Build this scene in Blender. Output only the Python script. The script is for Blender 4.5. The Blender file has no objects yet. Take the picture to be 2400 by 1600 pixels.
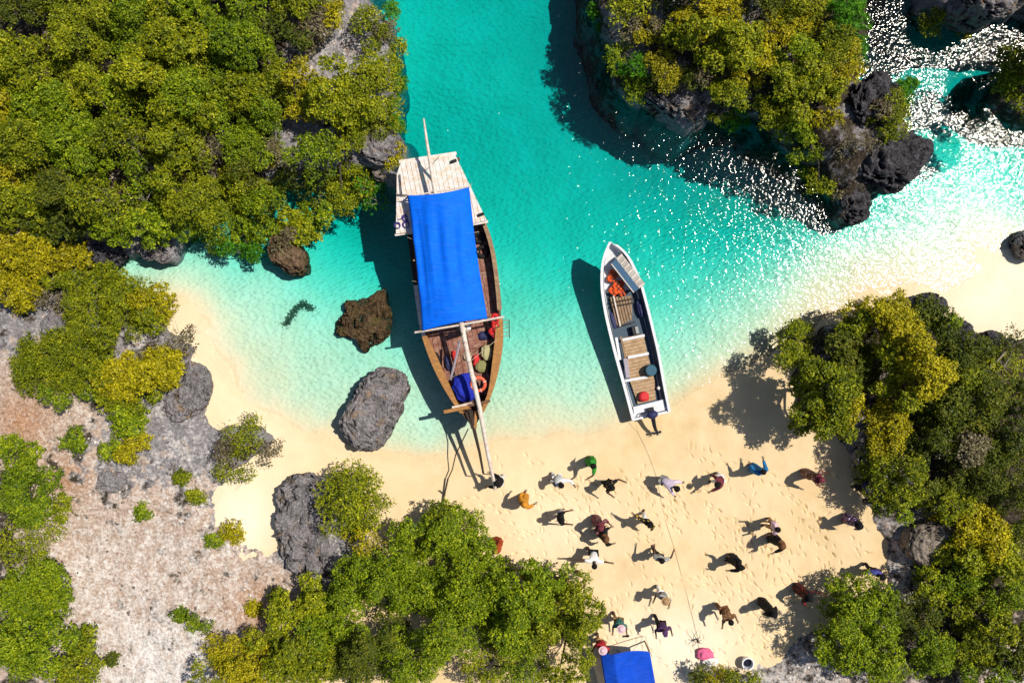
import bpy, bmesh, math, random
import numpy as np
from mathutils import Vector, Matrix, noise as mnoise

# ------------------------------------------------------------------ camera, sky, sun, exposure
SC = bpy.context.scene
COL = SC.collection
H = 33.0                       # camera height in metres; one photo pixel is 1/60 m on the ground
SUN_EL, SUN_AZ = math.radians(60.5), math.radians(22.0)
cam_d = bpy.data.cameras.new('camera'); cam = bpy.data.objects.new('camera', cam_d); COL.objects.link(cam)
cam.location = (0, 0, H); cam.rotation_euler = (0, 0, 0)
cam_d.sensor_width = 36.0; cam_d.lens = 36.0 * H / 40.0; cam_d.clip_end = 500
SC.camera = cam
W = bpy.data.worlds.new('World'); SC.world = W; W.use_nodes = True
wn = W.node_tree.nodes; wl = W.node_tree.links
sky = wn.new('ShaderNodeTexSky'); sky.sky_type = 'NISHITA'; sky.sun_disc = False
sky.sun_elevation = SUN_EL; sky.sun_rotation = math.pi/2 - SUN_AZ
wl.new(sky.outputs[0], wn['Background'].inputs[0]); wn['Background'].inputs[1].default_value = 0.07
SDIR = Vector((math.cos(SUN_EL)*math.cos(SUN_AZ), math.cos(SUN_EL)*math.sin(SUN_AZ), math.sin(SUN_EL)))
sun_d = bpy.data.lights.new('sun', 'SUN'); sun_d.energy = 4.6; sun_d.angle = math.radians(0.53); sun_d.color = (1.0, 0.93, 0.79)
sun = bpy.data.objects.new('sun', sun_d); COL.objects.link(sun); sun.location = SDIR*60
sun.rotation_euler = SDIR.to_track_quat('Z', 'Y').to_euler()
vs = SC.view_settings; vs.view_transform = 'Standard'; vs.look = 'None'; vs.exposure = 0.0; vs.gamma = 1.0; vs.use_curve_mapping = False
SC.cycles.use_denoising = True
SC.cycles.max_bounces = 8; SC.cycles.transparent_max_bounces = 16; SC.cycles.diffuse_bounces = 3
SC.cycles.caustics_reflective = False; SC.cycles.caustics_refractive = False

# ------------------------------------------------------------------ helpers
RNG = np.random.default_rng(7); random.seed(7)

def P(px, py, z=0.0):
    """place of a photo pixel on the level z"""
    k = (H - z)/H/60.0
    return Vector(((px-1200)*k, -(py-800)*k, z))

def tag(o, label=None, cat=None, group=None, kind=None):
    if label: o['label'] = label
    if cat: o['category'] = cat
    if group: o['group'] = group
    if kind: o['kind'] = kind
    return o

def empty(name, loc=(0, 0, 0), rz=0.0):
    o = bpy.data.objects.new(name, None); COL.objects.link(o)
    o.location = loc; o.rotation_euler = (0, 0, rz); o.empty_display_size = 0.2
    return o

def wmat(o):
    M = o.matrix_basis.copy()
    return M if o.parent is None else wmat(o.parent) @ o.matrix_parent_inverse @ M

def link(name, me, mat=None, parent=None, world=True):
    o = bpy.data.objects.new(name, me); COL.objects.link(o)
    if mat is not None:
        for m in (mat if isinstance(mat, (list, tuple)) else [mat]): me.materials.append(m)
    if parent is not None:
        o.parent = parent
        if world: o.matrix_parent_inverse = wmat(parent).inverted()      # geometry written in world coordinates
    return o

def np_mesh(name, V, F, smooth=False):
    """V (n,3), F (m,3|4) numpy"""
    me = bpy.data.meshes.new(name)
    V = np.asarray(V, np.float32); F = np.asarray(F, np.int32)
    n = F.shape[1]
    me.vertices.add(len(V)); me.vertices.foreach_set('co', V.ravel())
    me.loops.add(F.size); me.loops.foreach_set('vertex_index', F.ravel())
    me.polygons.add(len(F)); me.polygons.foreach_set('loop_start', np.arange(0, F.size, n, dtype=np.int32))
    if smooth: me.polygons.foreach_set('use_smooth', np.ones(len(F), bool))
    me.update(calc_edges=True)
    return me

class MB:
    """collects boxes, tubes, lofts in world space and links them as one mesh"""
    def __init__(s): s.v = []; s.f = []
    def add(s, vs_, fs_):
        b = len(s.v); s.v += [tuple(v) for v in vs_]; s.f += [tuple(i+b for i in f) for f in fs_]; return s
    def box(s, c, size, rot=None, taper=1.0):
        c = Vector(c); hx, hy, hz = size[0]/2, size[1]/2, size[2]/2
        R = rot if rot is not None else Matrix.Identity(3)
        pts = []
        for z in (-1, 1):
            t = taper if z > 0 else 1.0
            for x, y in ((-1, -1), (1, -1), (1, 1), (-1, 1)):
                pts.append(c + R @ Vector((x*hx*t, y*hy*t, z*hz)))
        return s.add(pts, [(3, 2, 1, 0), (4, 5, 6, 7), (0, 1, 5, 4), (1, 2, 6, 5), (2, 3, 7, 6), (3, 0, 4, 7)])
    def beam(s, a, b, w, h, up=(0, 0, 1)):
        a, b = Vector(a), Vector(b); d = b-a; L = d.length
        x = d.normalized(); y = Vector(up).cross(x)
        if y.length < 1e-4: y = Vector((0, 1, 0))
        y.normalize(); z = x.cross(y)
        R = Matrix((x, y, z)).transposed()
        return s.box((a+b)/2, (L, w, h), R)
    def tube(s, pts, radii, n=8, caps=True):
        pts = [Vector(p) for p in pts]
        if not isinstance(radii, (list, tuple)): radii = [radii]*len(pts)
        rings = []; up = Vector((0.03, 0.01, 1))
        for i, p in enumerate(pts):
            d = (pts[min(i+1, len(pts)-1)] - pts[max(i-1, 0)])
            if d.length < 1e-6: d = Vector((0, 0, 1))
            d.normalize()
            x = up.cross(d)
            if x.length < 0.05: x = Vector((1, 0, 0)).cross(d)
            x.normalize(); y = d.cross(x)
            rings.append([p + (x*math.cos(2*math.pi*k/n) + y*math.sin(2*math.pi*k/n))*radii[i] for k in range(n)])
        vs_ = [v for r in rings for v in r]; fs_ = []
        for i in range(len(rings)-1):
            for k in range(n):
                fs_.append((i*n+k, i*n+(k+1) % n, (i+1)*n+(k+1) % n, (i+1)*n+k))
        if caps:
            fs_.append(tuple(range(n-1, -1, -1))); fs_.append(tuple((len(rings)-1)*n+k for k in range(n)))
        return s.add(vs_, fs_)
    def loft(s, rings, closed=True, caps=True):
        n = len(rings[0]); vs_ = [v for r in rings for v in r]; fs_ = []
        for i in range(len(rings)-1):
            for k in range(n if closed else n-1):
                fs_.append((i*n+k, i*n+(k+1) % n, (i+1)*n+(k+1) % n, (i+1)*n+k))
        if caps and closed:
            fs_.append(tuple(range(n-1, -1, -1))); fs_.append(tuple((len(rings)-1)*n+k for k in range(n)))
        return s.add(vs_, fs_)
    def prism(s, poly, z0, z1):
        n = len(poly)
        return s.add([(p[0], p[1], z0) for p in poly] + [(p[0], p[1], z1) for p in poly],
                     [tuple(range(n-1, -1, -1)), tuple(range(n, 2*n))] + [(k, (k+1) % n, n+(k+1) % n, n+k) for k in range(n)])
    def ell(s, c, r, n=10, m=6, rot=None):
        c = Vector(c); R = rot if rot is not None else Matrix.Identity(3); vs_ = []
        for i in range(1, m):
            t = math.pi*i/m
            for k in range(n):
                a = 2*math.pi*k/n
                vs_.append(c + R @ Vector((r[0]*math.sin(t)*math.cos(a), r[1]*math.sin(t)*math.sin(a), r[2]*math.cos(t))))
        top, bot = len(vs_), len(vs_)+1
        vs_ += [c + R @ Vector((0, 0, r[2])), c - R @ Vector((0, 0, r[2]))]; fs_ = []
        for i in range(m-2):
            for k in range(n): fs_.append((i*n+k, (i+1)*n+k, (i+1)*n+(k+1) % n, i*n+(k+1) % n))
        for k in range(n):
            fs_.append((top, k, (k+1) % n)); fs_.append((bot, (m-2)*n+(k+1) % n, (m-2)*n+k))
        return s.add(vs_, fs_)
    def torus(s, c, R, r, rot=None, n=20, m=8):
        c = Vector(c); Q = rot if rot is not None else Matrix.Identity(3); vs_ = []; fs_ = []
        for i in range(n):
            a = 2*math.pi*i/n
            for k in range(m):
                b = 2*math.pi*k/m
                vs_.append(c + Q @ Vector(((R+r*math.cos(b))*math.cos(a), (R+r*math.cos(b))*math.sin(a), r*math.sin(b))))
        for i in range(n):
            for k in range(m): fs_.append((i*m+k, ((i+1) % n)*m+k, ((i+1) % n)*m+(k+1) % m, i*m+(k+1) % m))
        return s.add(vs_, fs_)
    def build(s, name, mat=None, parent=None, smooth=False, bevel=0.0, world=True):
        me = bpy.data.meshes.new(name); me.from_pydata(s.v, [], s.f); me.update()
        bm = bmesh.new(); bm.from_mesh(me); bmesh.ops.recalc_face_normals(bm, faces=bm.faces); bm.to_mesh(me); bm.free()
        if smooth:
            me.polygons.foreach_set('use_smooth', np.ones(len(me.polygons), bool))
            try: me.set_sharp_from_angle(angle=math.radians(40))
            except Exception: pass
        o = link(name, me, mat, parent, world)
        if bevel:
            md = o.modifiers.new('bevel', 'BEVEL'); md.width = bevel; md.segments = 2; md.limit_method = 'ANGLE'
        return o

# numpy lattice noise -------------------------------------------------
def _hash(ix, iy, iz, seed):
    h = (ix.astype(np.int64)*374761393 + iy.astype(np.int64)*668265263 + iz.astype(np.int64)*2147483647 + seed*1274126177) & 0xffffffff
    h = ((h ^ (h >> 13))*1274126177) & 0xffffffff
    h = (h ^ (h >> 16)) & 0xffffffff
    return h.astype(np.float64)/0xffffffff
def vnoise(x, y, z=None, seed=0):
    if z is None: z = np.zeros_like(x)
    ix, iy, iz = np.floor(x), np.floor(y), np.floor(z)
    fx, fy, fz = x-ix, y-iy, z-iz
    fx, fy, fz = [f*f*f*(f*(f*6-15)+10) for f in (fx, fy, fz)]
    r = 0
    for dx in (0, 1):
        for dy in (0, 1):
            for dz in (0, 1):
                r = r + _hash(ix+dx, iy+dy, iz+dz, seed)*(fx if dx else 1-fx)*(fy if dy else 1-fy)*(fz if dz else 1-fz)
    return r*2-1
def fbm(x, y, z=None, seed=0, oct=4, gain=0.5, ridged=False):
    a = 1.0; r = 0; t = 0
    for o in range(oct):
        n = vnoise(x*2**o + o*17.3, y*2**o - o*9.1, None if z is None else z*2**o + o*5.7, seed+o)
        if ridged: n = 1-2*np.abs(n)
        r = r + a*n; t += a; a *= gain
    return r/t
def sstep(a, b, x):
    t = np.clip((x-a)/(b-a), 0, 1); return t*t*(3-2*t)

# ------------------------------------------------------------------ materials
MATS = {}
class NT:
    def __init__(s, name):
        s.m = bpy.data.materials.new(name); s.m.use_nodes = True; s.t = s.m.node_tree; s.n = s.t.nodes; s.l = s.t.links
        s.b = s.n['Principled BSDF']; s.out = s.n['Material Output']; MATS[name] = s.m
    def node(s, typ, **kw):
        n = s.n.new('ShaderNode'+typ)
        for k, v in kw.items():
            if k.startswith('_'): setattr(n, k[1:], v)
            else: n.inputs[k].default_value = v
        return n
    def lk(s, a, b): s.l.new(a, b)
    def coord(s, kind='Object'): return s.node('TexCoord').outputs[kind]
    def noise(s, vec, scale, detail=4, rough=0.55, dist=0.0):
        n = s.node('TexNoise', Scale=scale, Detail=detail, Roughness=rough, Distortion=dist); s.lk(vec, n.inputs['Vector']); return n.outputs['Fac']
    def voro(s, vec, scale, feature='F1', out='Distance', rnd=1.0):
        n = s.node('TexVoronoi', Scale=scale, Randomness=rnd); n.feature = feature; s.lk(vec, n.inputs['Vector']); return n.outputs[out]
    def ramp(s, fac, stops):
        n = s.node('ValToRGB'); e = n.color_ramp.elements
        while len(e) < len(stops): e.new(0.5)
        for i, (p, c) in enumerate(stops):
            e[i].position = p; e[i].color = (c[0], c[1], c[2], 1) if isinstance(c, (tuple, list)) else (c, c, c, 1)
        s.lk(fac, n.inputs[0]); return n.outputs[0]
    def mix(s, fac, a, b, mode='MIX'):
        n = s.node('Mix'); n.data_type = 'RGBA'; n.blend_type = mode
        for sock, v in ((n.inputs[0], fac), (n.inputs[6], a), (n.inputs[7], b)):
            if hasattr(v, 'is_linked'): s.lk(v, sock)
            elif isinstance(v, (tuple, list)): sock.default_value = (v[0], v[1], v[2], 1)
            else: sock.default_value = v
        return n.outputs[2]
    def math(s, op, a, b=0.0):
        n = s.node('Math'); n.operation = op
        for sock, v in ((n.inputs[0], a), (n.inputs[1], b)):
            if hasattr(v, 'is_linked'): s.lk(v, sock)
            else: sock.default_value = v
        return n.outputs[0]
    def attr(s, name, out='Color'):
        n = s.node('Attribute'); n.attribute_name = name; return n.outputs[out]
    def mapping(s, vec, scale=(1, 1, 1), rot=(0, 0, 0)):
        n = s.node('Mapping'); n.inputs['Scale'].default_value = scale; n.inputs['Rotation'].default_value = rot
        s.lk(vec, n.inputs[0]); return n.outputs[0]
    def bump(s, h, strength=0.5, dist=0.02, prev=None):
        n = s.node('Bump', Strength=strength, Distance=dist); s.lk(h, n.inputs['Height'])
        if prev is not None: s.lk(prev, n.inputs['Normal'])
        return n.outputs[0]
    def done(s, color=None, rough=0.8, normal=None, metal=0.0, spec=0.3, coat=0.0):
        if color is not None:
            if hasattr(color, 'is_linked'): s.lk(color, s.b.inputs['Base Color'])
            else: s.b.inputs['Base Color'].default_value = (*color, 1)
        if hasattr(rough, 'is_linked'): s.lk(rough, s.b.inputs['Roughness'])
        else: s.b.inputs['Roughness'].default_value = rough
        if normal is not None: s.lk(normal, s.b.inputs['Normal'])
        s.b.inputs['Metallic'].default_value = metal; s.b.inputs['Specular IOR Level'].default_value = spec
        s.b.inputs['Coat Weight'].default_value = coat
        return s.m

def plain(name, col, rough=0.7, var=0.25, scale=9.0, bump=0.2, metal=0.0, spec=0.3, stretch=(1, 1, 1)):
    t = NT(name); v = t.mapping(t.coord(), stretch)
    n = t.noise(v, scale, 5)
    lo = [c*(1-var) for c in col]; hi = [min(1, c*(1+var)) for c in col]
    c = t.ramp(n, [(0.3, lo), (0.7, hi)])
    return t.done(c, rough, t.bump(n, bump, 0.01) if bump else None, metal, spec)

def set_attr(me, name, arr):
    a = me.color_attributes.new(name, 'FLOAT_COLOR', 'POINT')
    A = np.ones((len(me.vertices), 4), np.float32); A[:, :arr.shape[1]] = arr
    a.data.foreach_set('color', A.ravel())

# ------------------------------------------------------------------ sea bed and sand heights
ZP = [ # photo x, y, height
 (1050,50,-1.85),(1200,150,-2.0),(1000,250,-1.9),(1250,400,-1.75),(1400,300,-2.3),(1330,560,-1.5),(1150,620,-1.0),(1250,720,-.62),
 (1250,850,-.28),(1250,950,-.11),(1350,700,-.72),(1350,900,-.2),(1600,560,-1.4),(1650,700,-.5),(1700,800,-.14),(1600,850,-.18),
 (1800,620,-.5),(1900,560,-.45),(2000,560,-.23),(2000,640,-.08),(2100,560,-.17),(2200,500,-.26),(2300,480,-.2),(2350,400,-.8),
 (2200,300,-1.3),(2300,150,-2.6),(2100,100,-2.6),(1850,450,-2.1),(1700,400,-2.5),(1400,130,-2.8),(1500,400,-2.5),(1450,500,-1.7),
 (620,640,-.36),(760,560,-1.3),(800,480,-2.0),(850,700,-.6),(700,750,-.26),(600,750,-.18),(500,700,-.13),(480,620,-.3),(560,600,-.55),
 (800,850,-.23),(650,870,-.11),(590,930,-.05),(700,980,-.06),(950,900,-.2),(950,1000,-.13),(1000,1040,-.12),(900,600,-1.5),(900,780,-.42),
 (430,700,.03),(450,790,.05),(510,880,.06),(560,960,.1),(650,1010,.08),(750,1040,.06),(850,1075,.05),(1000,1080,.05),(1100,1065,.04),
 (1250,1045,.03),(1400,1025,.03),(1500,985,.02),(1600,935,.01),(1690,880,.0),(1780,810,-.05),(1400,970,-.09),(1550,930,-.06),
 (550,1000,.22),(600,1100,.4),(560,1230,.65),(800,1130,.25),(1000,1140,.22),(1200,1130,.3),(1300,1250,.5),(1500,1200,.45),(1500,1400,.75),
 (1700,1200,.45),(1900,1200,.65),(1600,1550,.95),(1660,970,.1),(1750,1030,.28),(1770,900,.08),(2300,800,.5),(2390,690,.16),(2300,710,.08),
 (2200,690,0),(2120,640,-.02),(1950,730,-.03),(1870,780,-.02),(2390,560,-.02),(2250,600,-.02),(2330,620,.03),
 (300,600,-.3),(200,800,.15),(100,1200,.1),(350,1450,.2),(250,1590,.2),(100,400,-.2),(400,300,-.6),(700,300,-1.2),(2200,1100,.65),(2300,1500,.7),(800,1500,.45),
 (1700,150,-2.4),(1900,100,-2.6),(1000,-300,-2.3),(1700,-400,-3),(2500,100,-2.8),(2700,600,0),(2700,1200,.6),(1300,2000,1.4),(300,2000,.2),
 (-400,1000,.6),(-400,0,0),(2200,2000,.7),(-1200,800,.8),(3600,800,.8),(1200,3000,1.6),(1200,-1400,-3)]
ZP = np.array(ZP, float); ZX = (ZP[:, 0]-1200)/60; ZY = -(ZP[:, 1]-800)/60
def _tps(d2): return np.where(d2 > 1e-12, 0.5*d2*np.log(np.maximum(d2, 1e-12)), 0)
_n = len(ZP); _A = np.zeros((_n+3, _n+3)); _A[:_n, :_n] = _tps((ZX[:, None]-ZX)**2 + (ZY[:, None]-ZY)**2) + np.eye(_n)*0.6
_A[:_n, _n] = 1; _A[:_n, _n+1] = ZX; _A[:_n, _n+2] = ZY; _A[_n:, :_n] = _A[:_n, _n:].T
_c = np.linalg.solve(_A, np.r_[ZP[:, 2], 0, 0, 0])
def terr(x, y):
    x = np.asarray(x, float); y = np.asarray(y, float); r = _c[_n] + _c[_n+1]*x + _c[_n+2]*y
    for k in range(_n): r = r + _c[k]*_tps((x-ZX[k])**2 + (y-ZY[k])**2)
    r = np.clip(r, -3.2, 1.8)
    return r + fbm(x*0.35, y*0.35, seed=3, oct=3)*0.17*sstep(0.0, 1.2, np.abs(r)) + fbm(x*1.1, y*1.1, seed=5, oct=3)*0.03
# ------------------------------------------------------------------ rocky land: outlines in photo pixels, taken at the level of their tops
LANDS = [
 dict(name='rocky_ground', h=1.45, poly=[(-700,-700),(850,-700),(855,-20),(885,25),(910,75),(918,150),(912,250),(905,300),(938,330),(945,362),(925,400),(930,432),
   (905,428),(880,400),(830,395),(760,400),(640,420),(540,470),(420,545),(405,590),(390,612),(330,590),(255,605),(215,590),(140,530),(90,560),(190,640),(330,690),(372,735),(380,780),
   (440,800),(445,845),(485,865),(488,930),(470,960),(490,1000),(600,1000),(635,1030),(600,1080),(540,1120),(515,1165),(520,1200),(580,1250),(640,1270),(660,1240),
   (655,1200),(655,1140),(690,1115),(740,1120),(830,1150),(870,1230),(860,1300),(800,1400),(720,1480),(600,1640),(600,2600),(-700,2600)],
   hp=[(400,200,1.5),(100,200,1.6),(800,100,1.3),(850,350,1.0),(700,400,.9),(300,560,.8),(200,650,.9),(200,800,.95),(450,900,.75),(300,1000,.8),(150,1100,1.0),
       (250,1300,.75),(350,1500,.75),(600,1400,.75),(700,1230,.85),(550,1180,.65),(590,1050,.7),(60,1300,1.0),(550,1300,.7),(0,1600,1),(700,1150,.95)]),
 dict(name='rocky_islet', h=1.6, poly=[(1385,-700),(1395,15),(1425,110),(1445,190),(1500,240),(1515,225),(1560,270),(1600,300),(1640,290),(1660,260),(1720,270),(1790,270),(1850,330),(1930,390),(1950,430),(1965,470),
   (1962,505),(1990,525),(2012,500),(2012,470),(2040,445),(2068,448),(2100,415),(2140,375),(2140,345),(2120,320),(2125,250),(2080,205),(2020,190),(2025,120),(2035,20),(2030,-700)],
   hp=[(1450,50,1.2),(1560,250,1.1),(1700,100,1.9),(1900,100,1.8),(1850,280,1.4),(2000,300,1.7),(2090,390,1.4),(1985,490,.9),(2080,250,1.5),(1600,100,1.7)]),
 dict(name='rocky_point', h=2.2, poly=[(2155,-700),(2165,5),(2195,35),(2240,35),(2275,55),(2310,50),(2330,25),(2400,20),(2460,40),(2700,70),(2700,-700)], hp=[(2250,0,2.0),(2400,-50,2.6)]),
 dict(name='rocky_bank', h=1.3, poly=[(2385,150),(2345,185),(2340,220),(2360,250),(2400,280),(2520,290),(3200,300),(3200,100),(2500,120)], hp=[(2400,210,1.0),(2550,200,2.0)]),
 dict(name='wooded_ground', h=1.1, poly=[(2115,700),(2150,690),(2190,695),(2215,735),(2240,765),(2290,790),(2420,785),(3000,760),(3000,2600),(1680,2600),(1690,1570),(1760,1530),(1850,1500),(1960,1440),
   (2060,1370),(2080,1330),(2050,1260),(2020,1190),(1985,1120),(1990,1060),(1940,1000),(1880,960),(1870,880),(1900,800),(1960,760),(2050,730)],
   hp=[(2150,730,.8),(2250,790,.8),(2000,850,.9),(2100,1000,1.0),(2300,1000,1.3),(2200,1300,1.1),(1900,1560,1.05),(2350,1500,1.3),(2000,1100,.8)]),
]
for L in LANDS:
    hp = np.array(L['hp'], float)
    k = (H-hp[:, 2])/H/60
    L['hx'] = (hp[:, 0]-1200)*k; L['hy'] = -(hp[:, 1]-800)*k; L['hz'] = hp[:, 2]
    L['w'] = np.array([P(x, y, 0.8)[:2] for x, y in L['poly']])
def sdf(poly, x, y):
    d2 = np.full(x.shape, 1e9); ins = np.zeros(x.shape, bool); n = len(poly)
    for i in range(n):
        ax, ay = poly[i]; bx, by = poly[(i+1) % n]; ex, ey = bx-ax, by-ay
        t = np.clip(((x-ax)*ex + (y-ay)*ey)/(ex*ex+ey*ey), 0, 1)
        d2 = np.minimum(d2, (x-ax-t*ex)**2 + (y-ay-t*ey)**2)
        c = (ay > y) != (by > y)
        with np.errstate(divide='ignore', invalid='ignore'): xi = ax + (y-ay)*ex/(ey if ey != 0 else 1e-9)
        ins ^= c & (x < xi)
    return np.sqrt(d2)*np.where(ins, 1, -1)
def land_z(L, x, y):
    d = sdf(L['w'], x, y) + fbm(x*1.3, y*1.3, seed=21, oct=4, gain=.6)*0.28
    w = 1/((x[..., None]-L['hx'])**2 + (y[..., None]-L['hy'])**2 + 0.6)**1.5
    hz = (w*L['hz']).sum(-1)/w.sum(-1)
    rough = fbm(x*1.7, y*1.7, seed=31, oct=5, gain=.62, ridged=True)
    crag = sstep(1.6, 0.1, d)
    z = hz*(0.55+0.45*sstep(0, 0.9, d)) + rough*(0.05+0.17*crag) + fbm(x*.5, y*.5, seed=33, oct=3)*.12
    z = np.where(d < 0.12, z - (0.12-d)*5.5, z)
    return z, d
def ground(x, y):
    x = np.atleast_1d(np.asarray(x, float)); y = np.atleast_1d(np.asarray(y, float)); z = terr(x, y)
    for L in LANDS:
        z = np.maximum(z, land_z(L, x, y)[0])
    return z
def gz(x, y): return float(ground(x, y)[0])

# ------------------------------------------------------------------ sand and sea bed: one sheet
def axis(dense0, dense1, fr, out, ds, cs, os_):
    a = [np.arange(-out, -fr, os_), np.arange(-fr, dense0, cs), np.arange(dense0, dense1, ds), np.arange(dense1, fr, cs), np.arange(fr, out+.01, os_)]
    return np.concatenate(a)
ax_ = axis(-2.0, 13.6, 22, 60, .031, .15, 1.2); ay_ = axis(-13.2, -4.2, 16, 50, .031, .15, 1.2)
X, Y = np.meshgrid(ax_, ay_, indexing='xy'); Z = terr(X, Y)
# footprints: trails of dents pressed into the dry sand
def footprints(Z):
    r = np.random.default_rng(11); prints = []
    for t in range(190):
        px, py = r.uniform(1180, 1990), r.uniform(1090, 1540); p = P(px, py); a = r.normal(-1.0, 0.45) + (math.pi if r.random() < .5 else 0)
        x, y = p[0], p[1]
        for s in range(r.integers(1, 7)):
            a += r.normal(0, .12); sd = 1 if s % 2 else -1
            x += .34*math.cos(a); y += .34*math.sin(a)
            prints.append((x - sd*.08*math.sin(a), y + sd*.08*math.cos(a), a + r.normal(0, .15), r.uniform(.6, 1.1)))
    for x, y, a, k in prints:
        i0, i1 = np.searchsorted(ax_, [x-.25, x+.25]); j0, j1 = np.searchsorted(ay_, [y-.25, y+.25])
        if i1-i0 < 6 or j1-j0 < 6: continue
        dx = X[j0:j1, i0:i1]-x; dy = Y[j0:j1, i0:i1]-y
        u = dx*math.cos(a)+dy*math.sin(a); v = -dx*math.sin(a)+dy*math.cos(a)
        q = (u/.105)**2 + (v/.032)**2
        Z[j0:j1, i0:i1] += k*(-.08*np.exp(-q**2) + .007*np.exp(-(np.sqrt(q)-1.6)**2/.12))
    return Z
Z = footprints(Z)
dry = sstep(.12, .3, Z)
Z = Z + dry*fbm(X*3.1, Y*3.1, seed=41, oct=3)*.009
nx, ny = len(ax_), len(ay_)
idx = np.arange(nx*ny).reshape(ny, nx)
F = np.stack([idx[:-1, :-1], idx[:-1, 1:], idx[1:, 1:], idx[1:, :-1]], -1).reshape(-1, 4)
me = np_mesh('sand', np.stack([X, Y, Z], -1).reshape(-1, 3), F, True)
def blob(x, y, px, py, r, z=.4):
    p = P(px, py, z); return np.exp(-((x-p[0])**2 + (y-p[1])**2)/(r*r))
white = np.clip(.75*blob(X, Y, 1620, 1520, 1.8) + .45*blob(X, Y, 1480, 1500, 1.4) + .8*blob(X, Y, 565, 1225, 1.6) + .5*blob(X, Y, 470, 800, 2.0) + .4*blob(X, Y, 620, 1000, 2.2) + .35*blob(X, Y, 1330, 1230, 2) + .9*blob(X, Y, 2330, 640, 3.0), 0, 1)
sub = sstep(.10, -.22, Z)
tone = np.clip(.5+.9*fbm(X*.33, Y*.33, seed=51, oct=3), 0, 1)
set_attr(me, 'tint', np.stack([white, sub, tone], -1).reshape(-1, 3))
t = NT('sand'); co = t.coord(); at = t.node('SeparateColor'); t.lk(t.attr('tint'), at.inputs[0])
n1 = t.noise(co, 1.3, 5, .6); n2 = t.noise(co, 38, 4, .7); n3 = t.voro(co, 55)
gold = t.ramp(n1, [(.25, (.66, .47, .245)), (.5, (.74, .555, .32)), (.75, (.80, .63, .40))])
gold = t.mix(at.outputs[2], gold, (.80, .56, .27), 'MIX') if False else t.mix(t.math('MULTIPLY', at.outputs[2], .55), gold, (.84, .67, .45))
c = t.mix(at.outputs[0], gold, (.93, .86, .72))
c = t.mix(at.outputs[1], c, t.ramp(t.noise(co, .8, 4), [(.3, (.80, .77, .60)), (.7, (.90, .87, .72))]))
c = t.mix(t.math('MULTIPLY', t.ramp(n2, [(.35, 1.0), (.6, 0.0)]), .16), c, (.45, .34, .20), 'MIX')
ripple = t.node('TexWave', Scale=2.1, Distortion=7.0, Detail=3.0); ripple.inputs['Detail Scale'].default_value = 1.6
t.lk(t.mapping(co, (1, 1, 1), (0, 0, 1.1)), ripple.inputs[0])
rb = t.math('MULTIPLY', ripple.outputs['Fac'], at.outputs[1])
vb = t.math('MULTIPLY', t.voro(t.mapping(co, (1, 1.3, 1), (0, 0, .5)), 5.5, 'SMOOTH_F1'), at.outputs[1])
nrm = t.bump(rb, .35, .045); nrm = t.bump(vb, .65, .11, nrm); nrm = t.bump(n2, .5, .012, nrm); nrm = t.bump(t.noise(co, 9, 4), .5, .018, nrm)
sxyz = t.node('SeparateXYZ'); t.lk(co, sxyz.inputs[0])
wz = t.math('ADD', sxyz.outputs[2], t.math('MULTIPLY', t.math('SUBTRACT', t.noise(co, 1.6, 5, .6), .5), .10))
wet = t.ramp(t.math('ADD', t.math('MULTIPLY', wz, 2.5), .5), [(.46, 0.0), (.5, .9), (.60, .55), (.70, 0.0)])
c = t.mix(wet, c, t.mix(1.0, c, (.94, .90, .83), 'MULTIPLY'))
rg = t.math('SUBTRACT', .9, t.math('MULTIPLY', wet, .35))
t.done(c, rg, nrm, spec=.15)
tag(link('sand', me, MATS['sand']), 'pale golden sand beach running down into the white sea bed', 'sand', kind='structure')

# ------------------------------------------------------------------ rocky ground patches
LT = NT('limestone'); t = LT; co = t.coord(); at = t.node('SeparateColor'); t.lk(t.attr('tint'), at.inputs[0])
n1 = t.noise(co, 1.7, 8, .66); n2 = t.noise(co, 9, 7, .66); n3 = t.voro(co, 13); n4 = t.voro(co, 31); nb = t.noise(co, .9, 5, .6)
grey = t.ramp(n2, [(.25, (.09, .085, .095)), (.42, (.20, .19, .205)), (.58, (.31, .29, .31)), (.78, (.50, .47, .47))])
pink = t.ramp(n2, [(.25, (.20, .125, .09)), (.42, (.44, .32, .255)), (.58, (.60, .48, .41)), (.76, (.84, .76, .71))])
whit = t.ramp(n2, [(.22, (.40, .33, .30)), (.40, (.70, .64, .62)), (.58, (.86, .82, .80)), (.75, (.92, .90, .89))])
pink = t.mix(t.math('MULTIPLY', t.attr('tint', 'Alpha'), .75), pink, t.ramp(n2, [(.25, (.18, .07, .03)), (.5, (.46, .22, .10)), (.75, (.68, .42, .26))]))
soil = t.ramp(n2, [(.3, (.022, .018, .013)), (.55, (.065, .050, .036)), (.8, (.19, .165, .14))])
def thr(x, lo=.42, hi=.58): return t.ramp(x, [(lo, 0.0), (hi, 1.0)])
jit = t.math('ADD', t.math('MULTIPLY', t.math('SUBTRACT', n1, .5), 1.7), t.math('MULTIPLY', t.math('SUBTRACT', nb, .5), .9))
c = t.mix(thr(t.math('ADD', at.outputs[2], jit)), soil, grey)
c = t.mix(thr(t.math('ADD', at.outputs[1], jit)), c, pink)
jit2 = t.math('ADD', t.math('MULTIPLY', t.math('SUBTRACT', t.noise(t.mapping(co, (1, 1, 1), (0, 0, 2)), 3.1, 8, .7), .5), 2.0), t.math('MULTIPLY', t.math('SUBTRACT', n2, .5), .7))
c = t.mix(t.ramp(t.math('ADD', at.outputs[0], jit2), [(.25, 0.0), (.8, .95)]), c, whit)
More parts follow.
